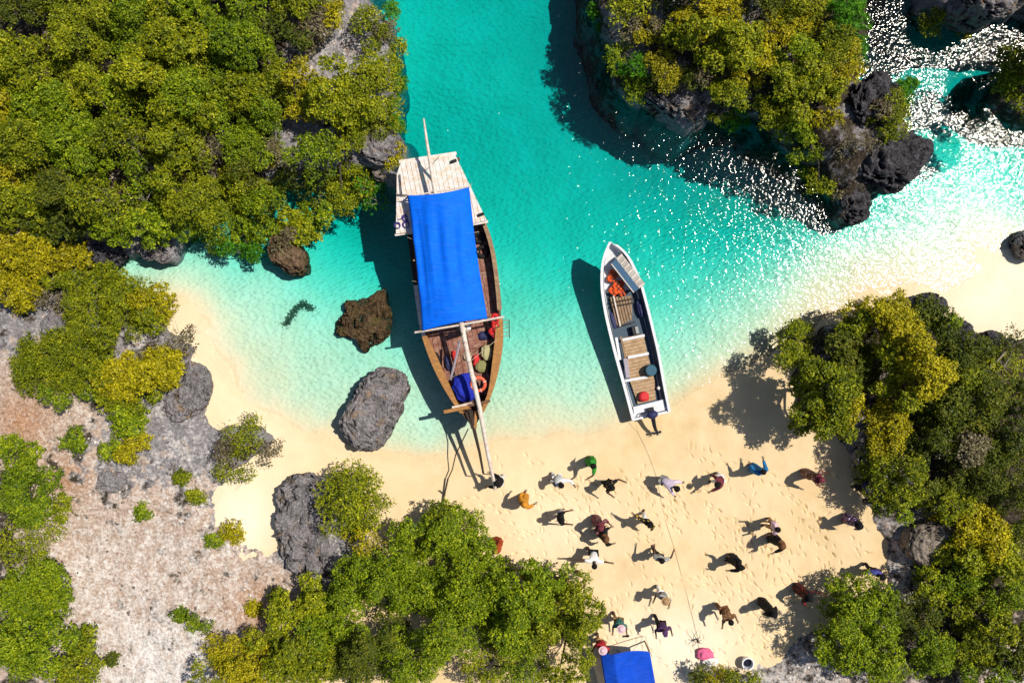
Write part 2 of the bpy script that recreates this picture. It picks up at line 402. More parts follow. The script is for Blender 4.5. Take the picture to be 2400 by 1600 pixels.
speck = t.ramp(n4, [(.10, 1.0), (.16, 0.0)]); c = t.mix(t.math('MULTIPLY', speck, t.math('MULTIPLY', at.outputs[1], .8)), c, (.88, .84, .8))
speck2 = t.ramp(t.noise(t.mapping(co, (1, 1, 1), (0, 0, 1)), 11, 6, .75), [(.33, 1.0), (.40, 0.0)]); c = t.mix(t.math('MULTIPLY', speck2, .55), c, (.16, .11, .07))
hh = t.math('ADD', t.math('MULTIPLY', n1, 1.0), t.math('MULTIPLY', t.noise(co, 7, 6, .7), .7))
nrm = t.bump(hh, .9, .12); nrm = t.bump(n2, .8, .03, nrm)
t.done(c, .92, nrm, spec=.15)

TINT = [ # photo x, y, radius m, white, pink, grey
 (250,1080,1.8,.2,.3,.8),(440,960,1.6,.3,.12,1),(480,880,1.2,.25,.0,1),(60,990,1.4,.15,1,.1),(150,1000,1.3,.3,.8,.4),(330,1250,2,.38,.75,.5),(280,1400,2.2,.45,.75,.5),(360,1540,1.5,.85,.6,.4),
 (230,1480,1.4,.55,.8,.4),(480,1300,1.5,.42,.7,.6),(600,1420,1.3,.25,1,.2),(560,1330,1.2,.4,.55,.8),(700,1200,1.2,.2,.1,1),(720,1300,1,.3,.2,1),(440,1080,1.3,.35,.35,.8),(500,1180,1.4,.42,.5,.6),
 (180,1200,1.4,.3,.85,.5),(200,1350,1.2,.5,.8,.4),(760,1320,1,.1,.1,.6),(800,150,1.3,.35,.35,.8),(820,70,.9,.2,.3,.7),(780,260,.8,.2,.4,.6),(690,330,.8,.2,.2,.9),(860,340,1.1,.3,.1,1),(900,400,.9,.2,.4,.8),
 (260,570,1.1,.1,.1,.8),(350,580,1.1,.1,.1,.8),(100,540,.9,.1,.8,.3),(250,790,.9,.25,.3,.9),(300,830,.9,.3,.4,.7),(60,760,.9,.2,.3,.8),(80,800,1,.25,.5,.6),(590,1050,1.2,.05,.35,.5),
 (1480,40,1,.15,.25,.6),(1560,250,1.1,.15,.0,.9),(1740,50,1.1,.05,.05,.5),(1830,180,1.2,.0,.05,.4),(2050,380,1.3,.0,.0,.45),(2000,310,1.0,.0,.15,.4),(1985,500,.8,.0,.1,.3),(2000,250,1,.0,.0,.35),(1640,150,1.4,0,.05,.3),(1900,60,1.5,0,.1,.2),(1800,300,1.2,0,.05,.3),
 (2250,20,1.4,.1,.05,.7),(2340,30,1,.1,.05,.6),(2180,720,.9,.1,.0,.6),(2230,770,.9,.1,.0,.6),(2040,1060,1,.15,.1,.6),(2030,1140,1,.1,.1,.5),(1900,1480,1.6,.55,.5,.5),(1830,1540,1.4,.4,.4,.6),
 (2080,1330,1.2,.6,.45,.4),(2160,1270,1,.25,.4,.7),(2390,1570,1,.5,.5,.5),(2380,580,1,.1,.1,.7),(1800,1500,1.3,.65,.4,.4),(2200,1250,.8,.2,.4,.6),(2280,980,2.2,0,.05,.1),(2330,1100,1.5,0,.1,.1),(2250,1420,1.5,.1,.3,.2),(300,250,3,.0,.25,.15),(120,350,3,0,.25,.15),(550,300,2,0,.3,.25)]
for L in LANDS:
    w = L['w']; x0, y0 = np.maximum(w.min(0)-1.4, [-26, -19]); x1, y1 = np.minimum(w.max(0)+1.4, [26, 19])
    gx = np.arange(x0, x1, .085); gy = np.arange(y0, y1, .085)
    GX, GY = np.meshgrid(gx, gy); GZ, D = land_z(L, GX, GY)
    GX = GX + fbm(GX*2.1, GY*2.1, seed=61, oct=3)*.06; GY = GY + fbm(GX*2.1, GY*2.1, seed=62, oct=3)*.06
    keep = (D > -.75)
    ii = np.arange(GX.size).reshape(GX.shape)
    q = keep[:-1, :-1] | keep[1:, :-1] | keep[:-1, 1:] | keep[1:, 1:]
    F = np.stack([ii[:-1, :-1], ii[:-1, 1:], ii[1:, 1:], ii[1:, :-1]], -1)[q]
    used = np.unique(F); rem = np.zeros(GX.size, np.int64); rem[used] = np.arange(len(used))
    V = np.stack([GX, GY, np.maximum(GZ, -3.6)], -1).reshape(-1, 3)[used]
    me = np_mesh(L['name'], V, rem[F], True)
    vx, vy = V[:, 0], V[:, 1]; acc = np.zeros((len(V), 3)); ws = np.full(len(V), .12)
    acc += np.array([.1, .3, .35])*.12
    for (px, py, r, a, b, c_) in TINT:
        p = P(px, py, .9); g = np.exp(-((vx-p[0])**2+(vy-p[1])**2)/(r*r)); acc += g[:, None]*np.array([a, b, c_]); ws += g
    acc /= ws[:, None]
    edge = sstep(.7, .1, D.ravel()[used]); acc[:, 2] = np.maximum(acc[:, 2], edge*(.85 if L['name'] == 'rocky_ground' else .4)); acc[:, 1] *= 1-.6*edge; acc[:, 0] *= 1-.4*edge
    og = np.zeros(len(V))
    for (px, py, r) in ((55,985,1.1),(600,1425,1.0),(170,1120,.7),(720,1450,.8),(90,545,.7)):
        p = P(px, py, .9); og += np.exp(-((vx-p[0])**2+(vy-p[1])**2)/(r*r))
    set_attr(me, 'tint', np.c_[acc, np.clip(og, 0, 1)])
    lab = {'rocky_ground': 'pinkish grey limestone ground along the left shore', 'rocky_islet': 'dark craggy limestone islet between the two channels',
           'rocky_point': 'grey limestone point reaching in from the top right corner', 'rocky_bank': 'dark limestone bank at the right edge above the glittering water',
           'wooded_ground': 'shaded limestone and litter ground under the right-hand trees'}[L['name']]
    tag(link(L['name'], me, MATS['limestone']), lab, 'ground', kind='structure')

# loose stones and rubble on the clearing
def rubble():
    r = np.random.default_rng(77); bm = bmesh.new(); bmesh.ops.create_icosphere(bm, subdivisions=1, radius=1.0)
    V0 = np.array([v.co[:] for v in bm.verts]); F0 = np.array([[v.index for v in f.verts] for f in bm.faces]); bm.free(); Vs = []; Fs = []
    px = np.r_[r.uniform(120, 720, 700), r.uniform(1800, 2080, 500), r.uniform(760, 860, 120)]; py = np.r_[r.uniform(960, 1600, 700), r.uniform(1330, 1600, 500), r.uniform(40, 300, 120)]
    x = (px-1200)*(H-.8)/H/60; y = -(py-800)*(H-.8)/H/60; zl = np.maximum.reduce([land_z(L, x, y)[0] for L in (LANDS[0], LANDS[4])]); ok = zl > terr(x, y)+.05
    for a, b, c_ in zip(x[ok], y[ok], zl[ok]):
        sz = .018+.055*r.random()**3; th = r.random()*6.28; S = V0*(1+r.normal(0, .16, V0.shape))*np.array([sz*r.uniform(.8, 1.5), sz, sz*.6])
        R2 = np.array([[math.cos(th), -math.sin(th), 0], [math.sin(th), math.cos(th), 0], [0, 0, 1]])
        Fs.append(F0+len(Vs)*len(V0)); Vs.append(S @ R2.T + np.array([a, b, c_+sz*.15]))
    return np_mesh('rubble', np.concatenate(Vs), np.concatenate(Fs))
t = NT('rubble'); g_ = t.node('NewGeometry'); t.done(t.ramp(g_.outputs['Random Per Island'], [(.1, (.12, .10, .09)), (.4, (.40, .34, .31)), (.7, (.52, .44, .40)), (.95, (.74, .69, .66))]), .9, None, spec=.15)
tag(link('rubble', rubble(), MATS['rubble']), 'pale loose stones scattered over the clearing and the shaded litter', 'rubble', kind='stuff')

# ------------------------------------------------------------------ water: one closed body
t = NT('water'); co = t.coord()
for n_ in (t.b,): t.n.remove(n_)
w1 = t.noise(t.mapping(co, (1, 1.0, 1), (0, 0, .4)), 4.4, 2, .5, .3); w2 = t.noise(t.mapping(co, (1, 1.4, 1), (0, 0, -.5)), 11.0, 1, .5)
hgt = t.math('ADD', t.math('MULTIPLY', w1, 1.0), t.math('MULTIPLY', w2, .32))
bm_ = t.bump(hgt, 1.0, .030)
fr = t.node('Fresnel', IOR=1.33); t.lk(bm_, fr.inputs['Normal'])
gl = t.node('BsdfGlossy', Roughness=.10); gl.distribution = 'BECKMANN'; t.lk(bm_, gl.inputs['Normal'])
tr = t.node('BsdfTransparent'); ms = t.node('MixShader')
t.lk(fr.outputs[0], ms.inputs[0]); t.lk(tr.outputs[0], ms.inputs[1]); t.lk(gl.outputs[0], ms.inputs[2]); t.lk(ms.outputs[0], t.out.inputs['Surface'])
va = t.node('VolumeAbsorption', Density=1.7); va.inputs['Color'].default_value = (0.0, .895, .915, 1)
t.lk(va.outputs[0], t.out.inputs['Volume'])
mb = MB(); mb.box((0, 0, -3), (118, 98, 6))
tag(mb.build('water', MATS['water']), 'clear turquoise lagoon water over white sand', 'water', kind='structure')
# ------------------------------------------------------------------ loose rocks
def rock_mat(name, a, b, c_, d, spots=None):
    t = NT(name); co = t.coord()
    n1 = t.noise(co, 3.2, 8, .68); n2 = t.noise(co, 15, 5, .7); v = t.voro(co, 7)
    col = t.ramp(n2, [(.26, a), (.45, b), (.6, c_), (.78, d)])
    col = t.mix(t.ramp(n1, [(.5, 0.0), (.62, .65)]), col, [x*.45 for x in b])
    col = t.mix(t.ramp(t.noise(co, 2.0, 6, .6), [(.56, 0.0), (.64, .8)]), col, spots) if spots else col
    gp = t.node('NewGeometry'); sz = t.node('SeparateXYZ'); t.lk(gp.outputs['Position'], sz.inputs[0])
    tide = t.ramp(t.math('ADD', t.math('ADD', sz.outputs[2], t.math('MULTIPLY', n1, .35)), .4), [(.25, 0.0), (.45, .75), (.78, .6), (.92, 0.0)])
    col = t.mix(tide, col, t.mix(1.0, col, (.42, .40, .26), 'MULTIPLY'))
    hh = t.math('ADD', n1, t.math('MULTIPLY', v, .7)); nrm = t.bump(hh, 1.0, .17); nrm = t.bump(n2, .9, .04, nrm)
    return t.done(col, .93, nrm, spec=.12)
rock_mat('rock_grey', (.10, .09, .10), (.25, .23, .245), (.38, .355, .37), (.60, .56, .56), (.34, .24, .16))
rock_mat('rock_brown', (.05, .028, .015), (.16, .10, .06), (.27, .19, .12), (.42, .33, .24), (.16, .15, .05))
rock_mat('rock_dark', (.02, .02, .024), (.07, .068, .08), (.14, .13, .15), (.30, .28, .30))
rock_mat('rock_tan', (.18, .14, .11), (.30, .25, .21), (.42, .36, .31), (.6, .54, .48))

def rock(name, outline, z0, z1, mat, label, seed=0, sharp=.5, group=None, flat=.35):
    """a boulder with the outline (photo pixels at its rim) from z0 up to z1"""
    zm = z0 + (z1-z0)*.55
    pts = np.array([P(x, y, zm)[:2] for x, y in outline]); c = pts.mean(0)
    ang = np.arctan2(pts[:, 1]-c[1], pts[:, 0]-c[0]); rad = np.hypot(pts[:, 0]-c[0], pts[:, 1]-c[1])
    o = np.argsort(ang); ang, rad = ang[o], rad[o]
    bm = bmesh.new(); bmesh.ops.create_icosphere(bm, subdivisions=5, radius=1.0)
    V = np.array([v.co[:] for v in bm.verts]); F = np.array([[v.index for v in f.verts] for f in bm.faces]); bm.free()
    a = np.arctan2(V[:, 1], V[:, 0]); R = np.interp(a, np.r_[ang-2*np.pi, ang, ang+2*np.pi], np.r_[rad, rad, rad])
    rxy = np.hypot(V[:, 0], V[:, 1]); zz = V[:, 2]
    rr = np.power(np.clip(rxy, 1e-6, 1), .55); f = rr/np.maximum(rxy, 1e-6)
    x = V[:, 0]*f*R; y = V[:, 1]*f*R
    hz = np.where(zz > 0, np.power(np.abs(zz), flat)*np.sign(zz), zz)
    z = np.where(zz > 0, zm + (z1-zm)*hz, zm + (zm-z0)*zz)
    n = fbm(x*2.6+seed, y*2.6, z*2.6, seed=seed, oct=6, gain=.72, ridged=True)
    n2 = fbm(x*1.1+seed, y*1.1, z*1.1, seed=seed+9, oct=3)
    cr = np.abs(fbm(x*1.9+seed*3, y*1.9, z*1.9, seed=seed+40, oct=4, gain=.6)); n = n - 1.9*np.exp(-(cr/.05)**2)
    k = sharp*min(.55, .36*np.mean(rad)+.06)
    m = np.maximum(np.hypot(x, y), .05)
    x2 = x + (n*k*.5 + n2*k*.6)*x/m*rr; y2 = y + (n*k*.5 + n2*k*.6)*y/m*rr; z = z + np.where(zz > -.2, n*k*.8 + n2*k*.5, 0)
    me = np_mesh(name, np.stack([x2+c[0], y2+c[1], z], -1) - np.array([c[0], c[1], z0]), F, True)
    ob = link(name, me, MATS[mat]); ob.location = (c[0], c[1], z0)
    tag(ob, label, 'rock', group); return ob

rock('boulder', [(935,870),(950,890),(955,915),(935,945),(925,990),(905,1030),(885,1052),(850,1048),(818,1025),(803,1000),(812,965),(832,935),(850,905),(885,870),(910,862)], -.6, .95, 'rock_grey',
     'large grey pitted boulder in the shallows beside the wooden boat', 1)
rock('reef_rock', [(905,680),(905,705),(915,740),(908,780),(880,800),(862,822),(850,812),(842,790),(815,790),(795,785),(800,760),(820,740),(815,715),(845,705),(875,695)], -1.1, .05, 'rock_brown',
     'low brown ragged reef rock just breaking the water', 2, .8)
rock('shore_rock', [(655,555),(690,565),(712,585),(722,615),(722,640),(695,645),(670,630),(650,615),(645,580)], -1.4, .75, 'rock_brown', 'small brown rock standing out from under the overhanging thicket', 3, .5)
rock('outcrop', [(690,1118),(725,1112),(745,1130),(770,1160),(768,1200),(760,1240),(770,1290),(760,1330),(720,1345),(690,1335),(668,1310),(655,1270),(672,1235),(665,1200),(655,1165),(665,1140)], .0, 1.15, 'rock_grey',
     'grey hollowed limestone outcrop between clearing and small beach tree', 4, .7)
rock('shore_rock', [(445,845),(480,860),(492,890),(488,930),(470,965),(440,985),(405,980),(395,940),(410,900),(425,870)], 0, .98, 'rock_grey', 'smooth grey rock edge at the left end of the sand', 5, .45)
rock('shore_rock', [(860,310),(900,300),(930,318),(945,350),(940,375),(915,395),(880,390),(850,370),(845,340)], -.8, 1.45, 'rock_grey', 'pale grey rock spur left of the white stern deck', 6, .6)
rock('shore_rock', [(870,385),(900,390),(925,410),(932,432),(910,430),(880,410),(865,398)], -1.6, .7, 'rock_tan', 'narrow tan ledge touching the stern of the wooden boat', 7, .5)
rock('islet_rock', [(1500,242),(1525,228),(1560,222),(1600,235),(1635,250),(1642,285),(1615,305),(1590,288),(1560,275),(1530,262)], -1.5, 1.35, 'rock_grey', 'grey spiky rock at the lower left foot of the islet', 8, .9)
rock('islet_rock', [(2010,350),(2060,330),(2110,330),(2148,360),(2150,380),(2115,410),(2095,440),(2070,448),(2040,435),(2005,430),(1985,400)], -1.2, 1.75, 'rock_dark', 'big black craggy rock at the tip of the islet', 9, .9)
rock('islet_rock', [(1965,450),(1995,440),(2015,460),(2018,495),(1998,530),(1978,528),(1962,500)], -1.0, .85, 'rock_dark', 'small black rock pointing down below the islet', 10, .9)
rock('islet_rock', [(2000,200),(2050,195),(2085,215),(2095,260),(2060,300),(2010,310),(1985,260)], .2, 2.0, 'rock_dark', 'dark shaded rock in the middle of the islet tip', 11, .9)
rock('point_rock', [(2235,0),(2300,-10),(2370,0),(2390,20),(2340,30),(2320,50),(2275,55),(2245,40),(2225,20)], -.5, 2.5, 'rock_grey', 'grey rough rock in the top right corner', 12, .8)
rock('shore_rock', [(2145,700),(2160,690),(2190,692),(2205,705),(2205,730),(2180,740),(2150,730)], 0, 1.1, 'rock_dark', 'dark rock at the top of the right-hand tree group', 13, .6)
rock('shore_rock', [(2210,745),(2240,755),(2265,780),(2270,800),(2240,810),(2210,790),(2195,765)], .1, 1.2, 'rock_dark', 'dark jagged rock against the far right sand strip', 14, .8)
rock('shore_rock', [(2290,790),(2330,785),(2350,800),(2340,820),(2300,820),(2280,810)], .2, 1.0, 'rock_dark', 'low dark rock right of the jagged one by the far sand', 15, .7)
rock('boulder', [(2125,1245),(2160,1225),(2205,1222),(2235,1245),(2230,1280),(2195,1310),(2150,1318),(2122,1295)], .5, 2.1, 'rock_tan', 'rounded grey-brown boulder among the trees right of the beach', 16, .3, flat=.7)
rock('edge_rock', [(2375,560),(2395,545),(2430,555),(2440,590),(2400,605),(2380,590)], -.3, .7, 'rock_grey', 'grey rock at the right edge below the glitter', 17, .8)
rock('round_rock', [(2318,210),(2335,195),(2355,205),(2360,235),(2345,250),(2322,240)], -1.5, .9, 'rock_dark', 'round black rock in front of the right edge bush', 18, .4, flat=.6)
rock('shore_rock', [(225,560),(270,555),(300,580),(285,615),(250,620),(225,600)], -.3, .9, 'rock_dark', 'dark rock below the thicket, left of its fellow at the cove', 19, .9)
rock('shore_rock', [(325,565),(365,565),(400,590),(410,612),(370,608),(335,590)], -.4, .8, 'rock_grey', 'grey rock below the thicket at the head of the cove', 20, .9)
rock('shore_rock', [(2010,1045),(2050,1035),(2075,1060),(2065,1100),(2030,1120),(2005,1090)], .4, 1.6, 'rock_grey', 'grey scrubby rock in the shade right of the beach', 23, .9)
rock('flat_rock', [(235,1115),(270,1105),(300,1118),(290,1140),(255,1150),(235,1135)], .6, 1.02, 'rock_grey', 'flat blue-grey slab in the left clearing', 24, .3)
rock('flat_rock', [(100,750),(150,745),(175,775),(150,800),(110,790)], .7, 1.25, 'rock_grey', 'grey slab between the left shrubs', 25, .4)
# sunken weed on the pale bed
def weed():
    r = np.random.default_rng(5); V = []; F = []
    path = [P(675,762,-.6), P(690,735,-.6), P(712,712,-.6), P(735,725,-.6)]
    for i in range(900):
        s = r.random()*2.999; k = int(s); q = path[k].lerp(path[k+1], s-k)
        x, y = q[0]+r.normal(0, .07), q[1]+r.normal(0, .07); z = float(terr(np.array([x]), np.array([y]))[0])
        a = r.random()*6.28; l = r.uniform(.04, .10); d = np.array([math.cos(a), math.sin(a), .5]); w = np.array([-math.sin(a), math.cos(a), 0])*.012
        p = np.array([x, y, z]); b = len(V); V += [p-w, p+w, p+d*l+w*.4, p+d*l-w*.4]; F.append([b, b+1, b+2, b+3])
    return np_mesh('sunken_weed', np.array(V), np.array(F))
plain('weed', (.05, .08, .05), .8, .4)
tag(link('sunken_weed', weed(), MATS['weed']), 'dark curved patch of weed on the pale bed left of the reef rock', 'seaweed', kind='stuff')

# ------------------------------------------------------------------ trees and shrubs
def leaf_mat(name, cols, trans=.14):
    t = NT(name); g = t.node('NewGeometry'); co = t.coord()
    f = t.math('ADD', t.math('MULTIPLY', g.outputs['Random Per Island'], .62), t.math('MULTIPLY', t.noise(co, 1.9, 3, .6), .76))
    oi = t.node('ObjectInfo'); f = t.math('ADD', f, t.math('MULTIPLY', oi.outputs['Random'], .16))
    f = t.math('SUBTRACT', f, .27)
    c = t.ramp(f, [(.12, cols[0]), (.38, cols[1]), (.62, cols[2]), (.88, cols[3])])
    t.done(c, .55, None, spec=.25)
    tl = t.node('BsdfTranslucent'); t.lk(t.mix(1.0, c, (1.0, 1.0, .35), 'MULTIPLY'), tl.inputs[0]); ms = t.node('MixShader'); ms.inputs[0].default_value = trans
    t.lk(t.b.outputs[0], ms.inputs[1]); t.lk(tl.outputs[0], ms.inputs[2]); t.lk(ms.outputs[0], t.out.inputs[0])
    return t.m
leaf_mat('leaf_o', [(.032, .055, .002), (.132, .172, .002), (.24, .270, .003), (.50, .50, .015)])
leaf_mat('leaf_g', [(.024, .058, .002), (.105, .175, .002), (.200, .275, .003), (.44, .50, .014)])
leaf_mat('leaf_y', [(.080, .080, .002), (.245, .225, .002), (.42, .37, .003), (.66, .57, .018)])
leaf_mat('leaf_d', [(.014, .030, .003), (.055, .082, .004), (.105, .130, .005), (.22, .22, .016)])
leaf_mat('leaf_b', [(.050, .038, .022), (.13, .105, .05), (.20, .17, .08), (.34, .30, .20)])
leaf_mat('leaf_v', [(.02, .09, .004), (.06, .22, .006), (.11, .33, .008), (.2, .42, .02)], .4)
plain('bark', (.10, .08, .065), .9, .4, 14, .6)
plain('bark_pale', (.25, .22, .19), .9, .3, 14, .6)

def leaves(rng, C, N, S, per, L):
    """rosettes of leaf blades at points C facing N"""
    n = len(C)*per
    c = np.repeat(C, per, 0) + rng.normal(0, 1, (n, 3))*np.repeat(S, per)[:, None]*.5
    nn = np.repeat(N, per, 0) + rng.normal(0, .55, (n, 3)); nn /= np.linalg.norm(nn, axis=1)[:, None]
    a = rng.normal(0, 1, (n, 3)); u = np.cross(nn, a); u /= np.maximum(np.linalg.norm(u, axis=1)[:, None], 1e-6); v = np.cross(nn, u)
    l = L*rng.uniform(.6, 1.25, n)[:, None]; w = l*rng.uniform(.45, .7, n)[:, None]
    V = np.stack([c-u*l*.5, c+v*w*.5-u*l*.05, c+u*l*.5-nn*l*.12, c-v*w*.5-u*l*.05], 1).reshape(-1, 3)
    F = np.arange(n*4).reshape(-1, 4)
    return V, F

TREES = []
def tree(name, label, blobs, group=None, h=2.0, bare=0, dens=1.0, cat=None, grow=1.1):
    """blobs: (px, py, rx, ry, leaf, [h]) crowns of one plant, photo pixels at crown height"""
    seed = abs(hash((round(blobs[0][0]), round(blobs[0][1])))) % 99991; rng = np.random.default_rng(seed)
    p0 = P(blobs[0][0], blobs[0][1], 1.5); g0 = gz(p0[0], p0[1]); g0 = max(g0, -.9)
    base = P(blobs[0][0], blobs[0][1], g0+h*.5); base.z = max(-.9, gz(base[0], base[1]))
    root = empty(name, base)
    tr = MB(); byl = {}; lsz = rng.uniform(.072, .105)
    trunk_top = base + Vector((rng.normal(0, .1), rng.normal(0, .1), h*.42))
    r0 = .03 + .014*h
    tr.tube([base-Vector((0, 0, .15)), base.lerp(trunk_top, .5)+Vector((rng.normal(0, .05), rng.normal(0, .05), 0)), trunk_top], [r0*1.3, r0, r0*.8], 7)
    for b in blobs:
        px, py, rx, ry, lf = b[:5]; hb = (b[5] if len(b) > 5 else h)*rng.uniform(.78, 1.25)
        q = P(px, py, 1.5); g = max(gz(q[0], q[1]), -.6 if hb > 1.2 else 0.0) if len(blobs) > 0 else 0
        zc = g + hb*.75; c = P(px, py, zc); k = (H-zc)/H/60; a, bb = rx*k*grow, ry*k*grow
        area = math.pi*a*bb; nl = max(3, int(area*3.0)); pts = []
        for i in range(nl):
            best = None
            for _ in range(7):
                u = rng.random()**.5*.88; t_ = rng.random()*6.283; p = np.array([u*math.cos(t_)*a, u*math.sin(t_)*bb])
                d = min([np.hypot(*(p-o[:2])) for o in pts], default=9)
                if best is None or d > best[0]: best = (d, p, u)
            pts.append(np.array([best[1][0], best[1][1], best[2]]))
        limb = c + Vector((rng.normal(0, .1), rng.normal(0, .1), -hb*.3))
        tr.tube([trunk_top-Vector((0, 0, .1)), trunk_top.lerp(limb, .55)+Vector((rng.normal(0, .12), rng.normal(0, .12), .05)), limb], [r0*.75, r0*.6, r0*.45], 6)
        for i, (x, y, u) in enumerate(pts):
            rl = rng.uniform(.32, .56)*min(1.0, .45+.5*min(a, bb))
            edge = u/.88
            z = g + hb*(1.0 - .46*edge**2) - rl*.55 + rng.normal(0, .13)*hb - (.22*hb if rng.random() < .22 else 0)
            lc = np.array([c[0]+x*(1-.35*rl/max(a, .3)), c[1]+y*(1-.35*rl/max(bb, .3)), z])
            if i % 2 == 0 or nl < 8:
                e = Vector(lc) + Vector((0, 0, rl*.4)); tr.tube([limb, limb.lerp(e, .55)+Vector((rng.normal(0, .08), rng.normal(0, .08), .06)), e], [r0*.42, r0*.28, .006], 4)
            m = max(6, int(92*dens*rl*rl*6.0))
            d = rng.normal(0, 1, (m, 3)); d /= np.linalg.norm(d, axis=1)[:, None]; d[:, 2] = np.where(d[:, 2] < -.35, -d[:, 2], d[:, 2])
            rad = rl*(.62+.48*rng.random(m)**.7)*(1+.22*np.sin(d[:, 0]*5+i)*np.cos(d[:, 1]*5))
            C = lc + d*rad[:, None]*np.array([1, 1, .72]); N = d*.55 + np.array([0, 0, .55]) + np.array(SDIR)*.15
            V, F = leaves(rng, C, N, np.full(m, .085), 8 if bare < 1 else 3, lsz)
            byl.setdefault(lf, []).append(V)
            for _ in range(bare):      # bare twigs sticking out
                e = Vector(lc) + Vector((rng.normal(0, .5), rng.normal(0, .5), rng.uniform(.1, .45)))*rl*1.4
                tr.tube([Vector(lc)-Vector((0, 0, rl*.4)), Vector(lc).lerp(e, .6)+Vector((rng.normal(0, .04), rng.normal(0, .04), .02)), e], [.010, .007, .003], 4)
    tr.build('trunk', MATS['bark_pale' if bare else 'bark'], root)
    for lf, Vs in byl.items():
        V = np.concatenate(Vs); me = np_mesh('crown', V, np.arange(len(V)).reshape(-1, 4)); link('crown', me, MATS['leaf_'+lf], root)
    tag(root, label, cat or ('shrub' if h < 1.7 else 'tree'), group); TREES.append(root)
    return root

G1 = 'trees of the upper left thicket'
T = lambda label, blobs, group=G1, h=2.2, **k: tree('thicket_tree', label, blobs, group, h, grow=1.07, **k)
T('dark green tree filling the top left corner', [(40,20,60,40,'d'),(120,5,50,40,'o'),(60,-50,80,40,'o'),(-40,60,40,90,'d')])
T('yellowish tree at the left edge below the top left corner', [(30,150,75,75,'o'),(5,230,50,60,'y'),(-50,200,40,90,'o')])
T('olive tree near the top edge, next right of the corner tree', [(165,95,90,75,'o'),(215,30,60,45,'o'),(200,-40,80,45,'o')])
T('fresh green tree against the top edge of the thicket', [(300,55,85,70,'g'),(360,10,40,40,'o'),(320,-40,80,45,'g')])
T('olive tree by the small black gaps near the top edge', [(420,110,85,70,'o'),(450,30,60,50,'g'),(440,-45,80,45,'g')])
T('green tree at the left rim of the deep black hollow', [(540,110,80,85,'g'),(555,20,50,45,'g'),(560,-40,60,40,'g'),(520,200,60,45,'o')])
T('green tree inside the thicket, second from the left edge', [(110,250,95,75,'g'),(190,190,55,50,'o')])
T('olive and gold tree in the upper middle of the thicket', [(320,170,80,60,'o'),(380,175,55,45,'y'),(270,230,60,55,'g')])
T('rounded olive tree left of the brown dead twigs', [(440,230,95,70,'g'),(395,270,60,40,'o'),(480,270,50,40,'o')], h=2.3)
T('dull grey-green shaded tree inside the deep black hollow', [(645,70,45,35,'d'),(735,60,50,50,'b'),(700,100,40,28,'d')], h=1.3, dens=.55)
T('gold-tipped tree on the top edge right of the black hollow', [(700,5,70,35,'o'),(778,15,22,50,'y'),(680,-50,90,35,'d')], h=1.8)
T('olive tree left of the vivid yellow crown', [(610,215,70,60,'o'),(645,160,35,35,'o'),(600,270,60,45,'g')])
T('vivid yellow rounded tree in the upper thicket', [(690,190,52,52,'y'),(705,235,45,35,'y')], h=2.3)
T('brownish olive tree right of the vivid yellow one', [(780,225,75,60,'o'),(775,150,30,35,'o'),(830,260,50,45,'o')])
T('olive tree on the right rim of the thicket beside the channel', [(880,195,55,85,'o'),(925,200,18,70,'v'),(915,120,30,50,'o')], h=1.7)
T('brown and gold tree near the top right end of the thicket', [(865,55,40,50,'o'),(905,80,35,40,'b'),(915,20,14,30,'v')], h=1.6)
T('yellow-green tree above the pale rock spur', [(880,285,55,30,'o'),(835,290,40,30,'o'),(925,285,20,30,'v')], h=1.6)
T('olive tree at the left edge halfway up the thicket', [(45,330,75,70,'o'),(10,420,45,50,'y'),(-40,380,40,90,'o')])
T('deep green tree around the shaded centre of the thicket', [(170,345,90,70,'g'),(140,440,75,60,'d')])
T('olive tree in the middle of the thicket crossed by thin twigs', [(290,320,85,70,'o'),(340,390,60,50,'g')], bare=1)
T('golden-topped tree left of the brown dead twigs', [(430,275,55,35,'y'),(400,340,70,55,'o')], h=2.3)
T('straggly brown tree with bare pale branches in the thicket', [(490,345,35,65,'b')], h=1.6, bare=3, dens=.5)
T('green tree between dead twigs and the pale yellow shrub', [(570,330,60,55,'g'),(570,400,45,40,'d')], h=2.0)
tree('thicket_shrub', 'pale yellow shrub in a gap of the thicket', [(636,362,32,32,'b'),(628,350,22,20,'y')], G1, 1.2)
T('green tree above the cove mouth with a broken grey branch', [(730,360,75,55,'g'),(690,410,45,45,'d')], bare=1)
T('olive tree left of the pale rock spur', [(800,330,45,40,'o'),(830,400,60,55,'o'),(800,455,45,40,'o')], h=1.8)
tree('rock_shrub', 'small golden shrub growing on the pale rock spur', [(918,352,26,30,'y')], G1, .6)
T('gold tree at the left edge of the lower thicket', [(40,470,70,60,'o'),(70,430,30,30,'y')])
T('dark tree in the shaded lower left of the thicket', [(130,510,70,45,'d'),(80,530,60,35,'d')], h=1.8)
T('olive tree with a spray of bare grey twigs', [(230,470,90,60,'o'),(330,450,50,40,'g')], bare=1)
T('green tree overhanging the dark cove rocks', [(290,530,95,45,'g'),(390,520,60,45,'g')], h=1.9)
T('large olive tree in the lower middle of the thicket', [(430,450,85,65,'o'),(480,520,65,55,'g')], h=2.2)
T('olive-green tree above the mangrove edge', [(570,440,85,65,'o'),(620,480,45,40,'g')], h=2.2)
T('leafy mangrove leaning over the water, left of the small brown rock', [(560,540,45,30,'g'),(605,530,40,30,'g'),(540,580,28,18,'v'),(592,592,12,22,'v')], h=1.7)
T('mangrove above the small brown rock', [(690,530,55,40,'o'),(670,560,30,25,'b'),(740,500,45,35,'g')], h=1.7)
T('thin green mangrove between the thicket and the boat stern', [(860,440,40,45,'v'),(870,470,28,22,'v')], h=1.3, dens=.5, bare=1)
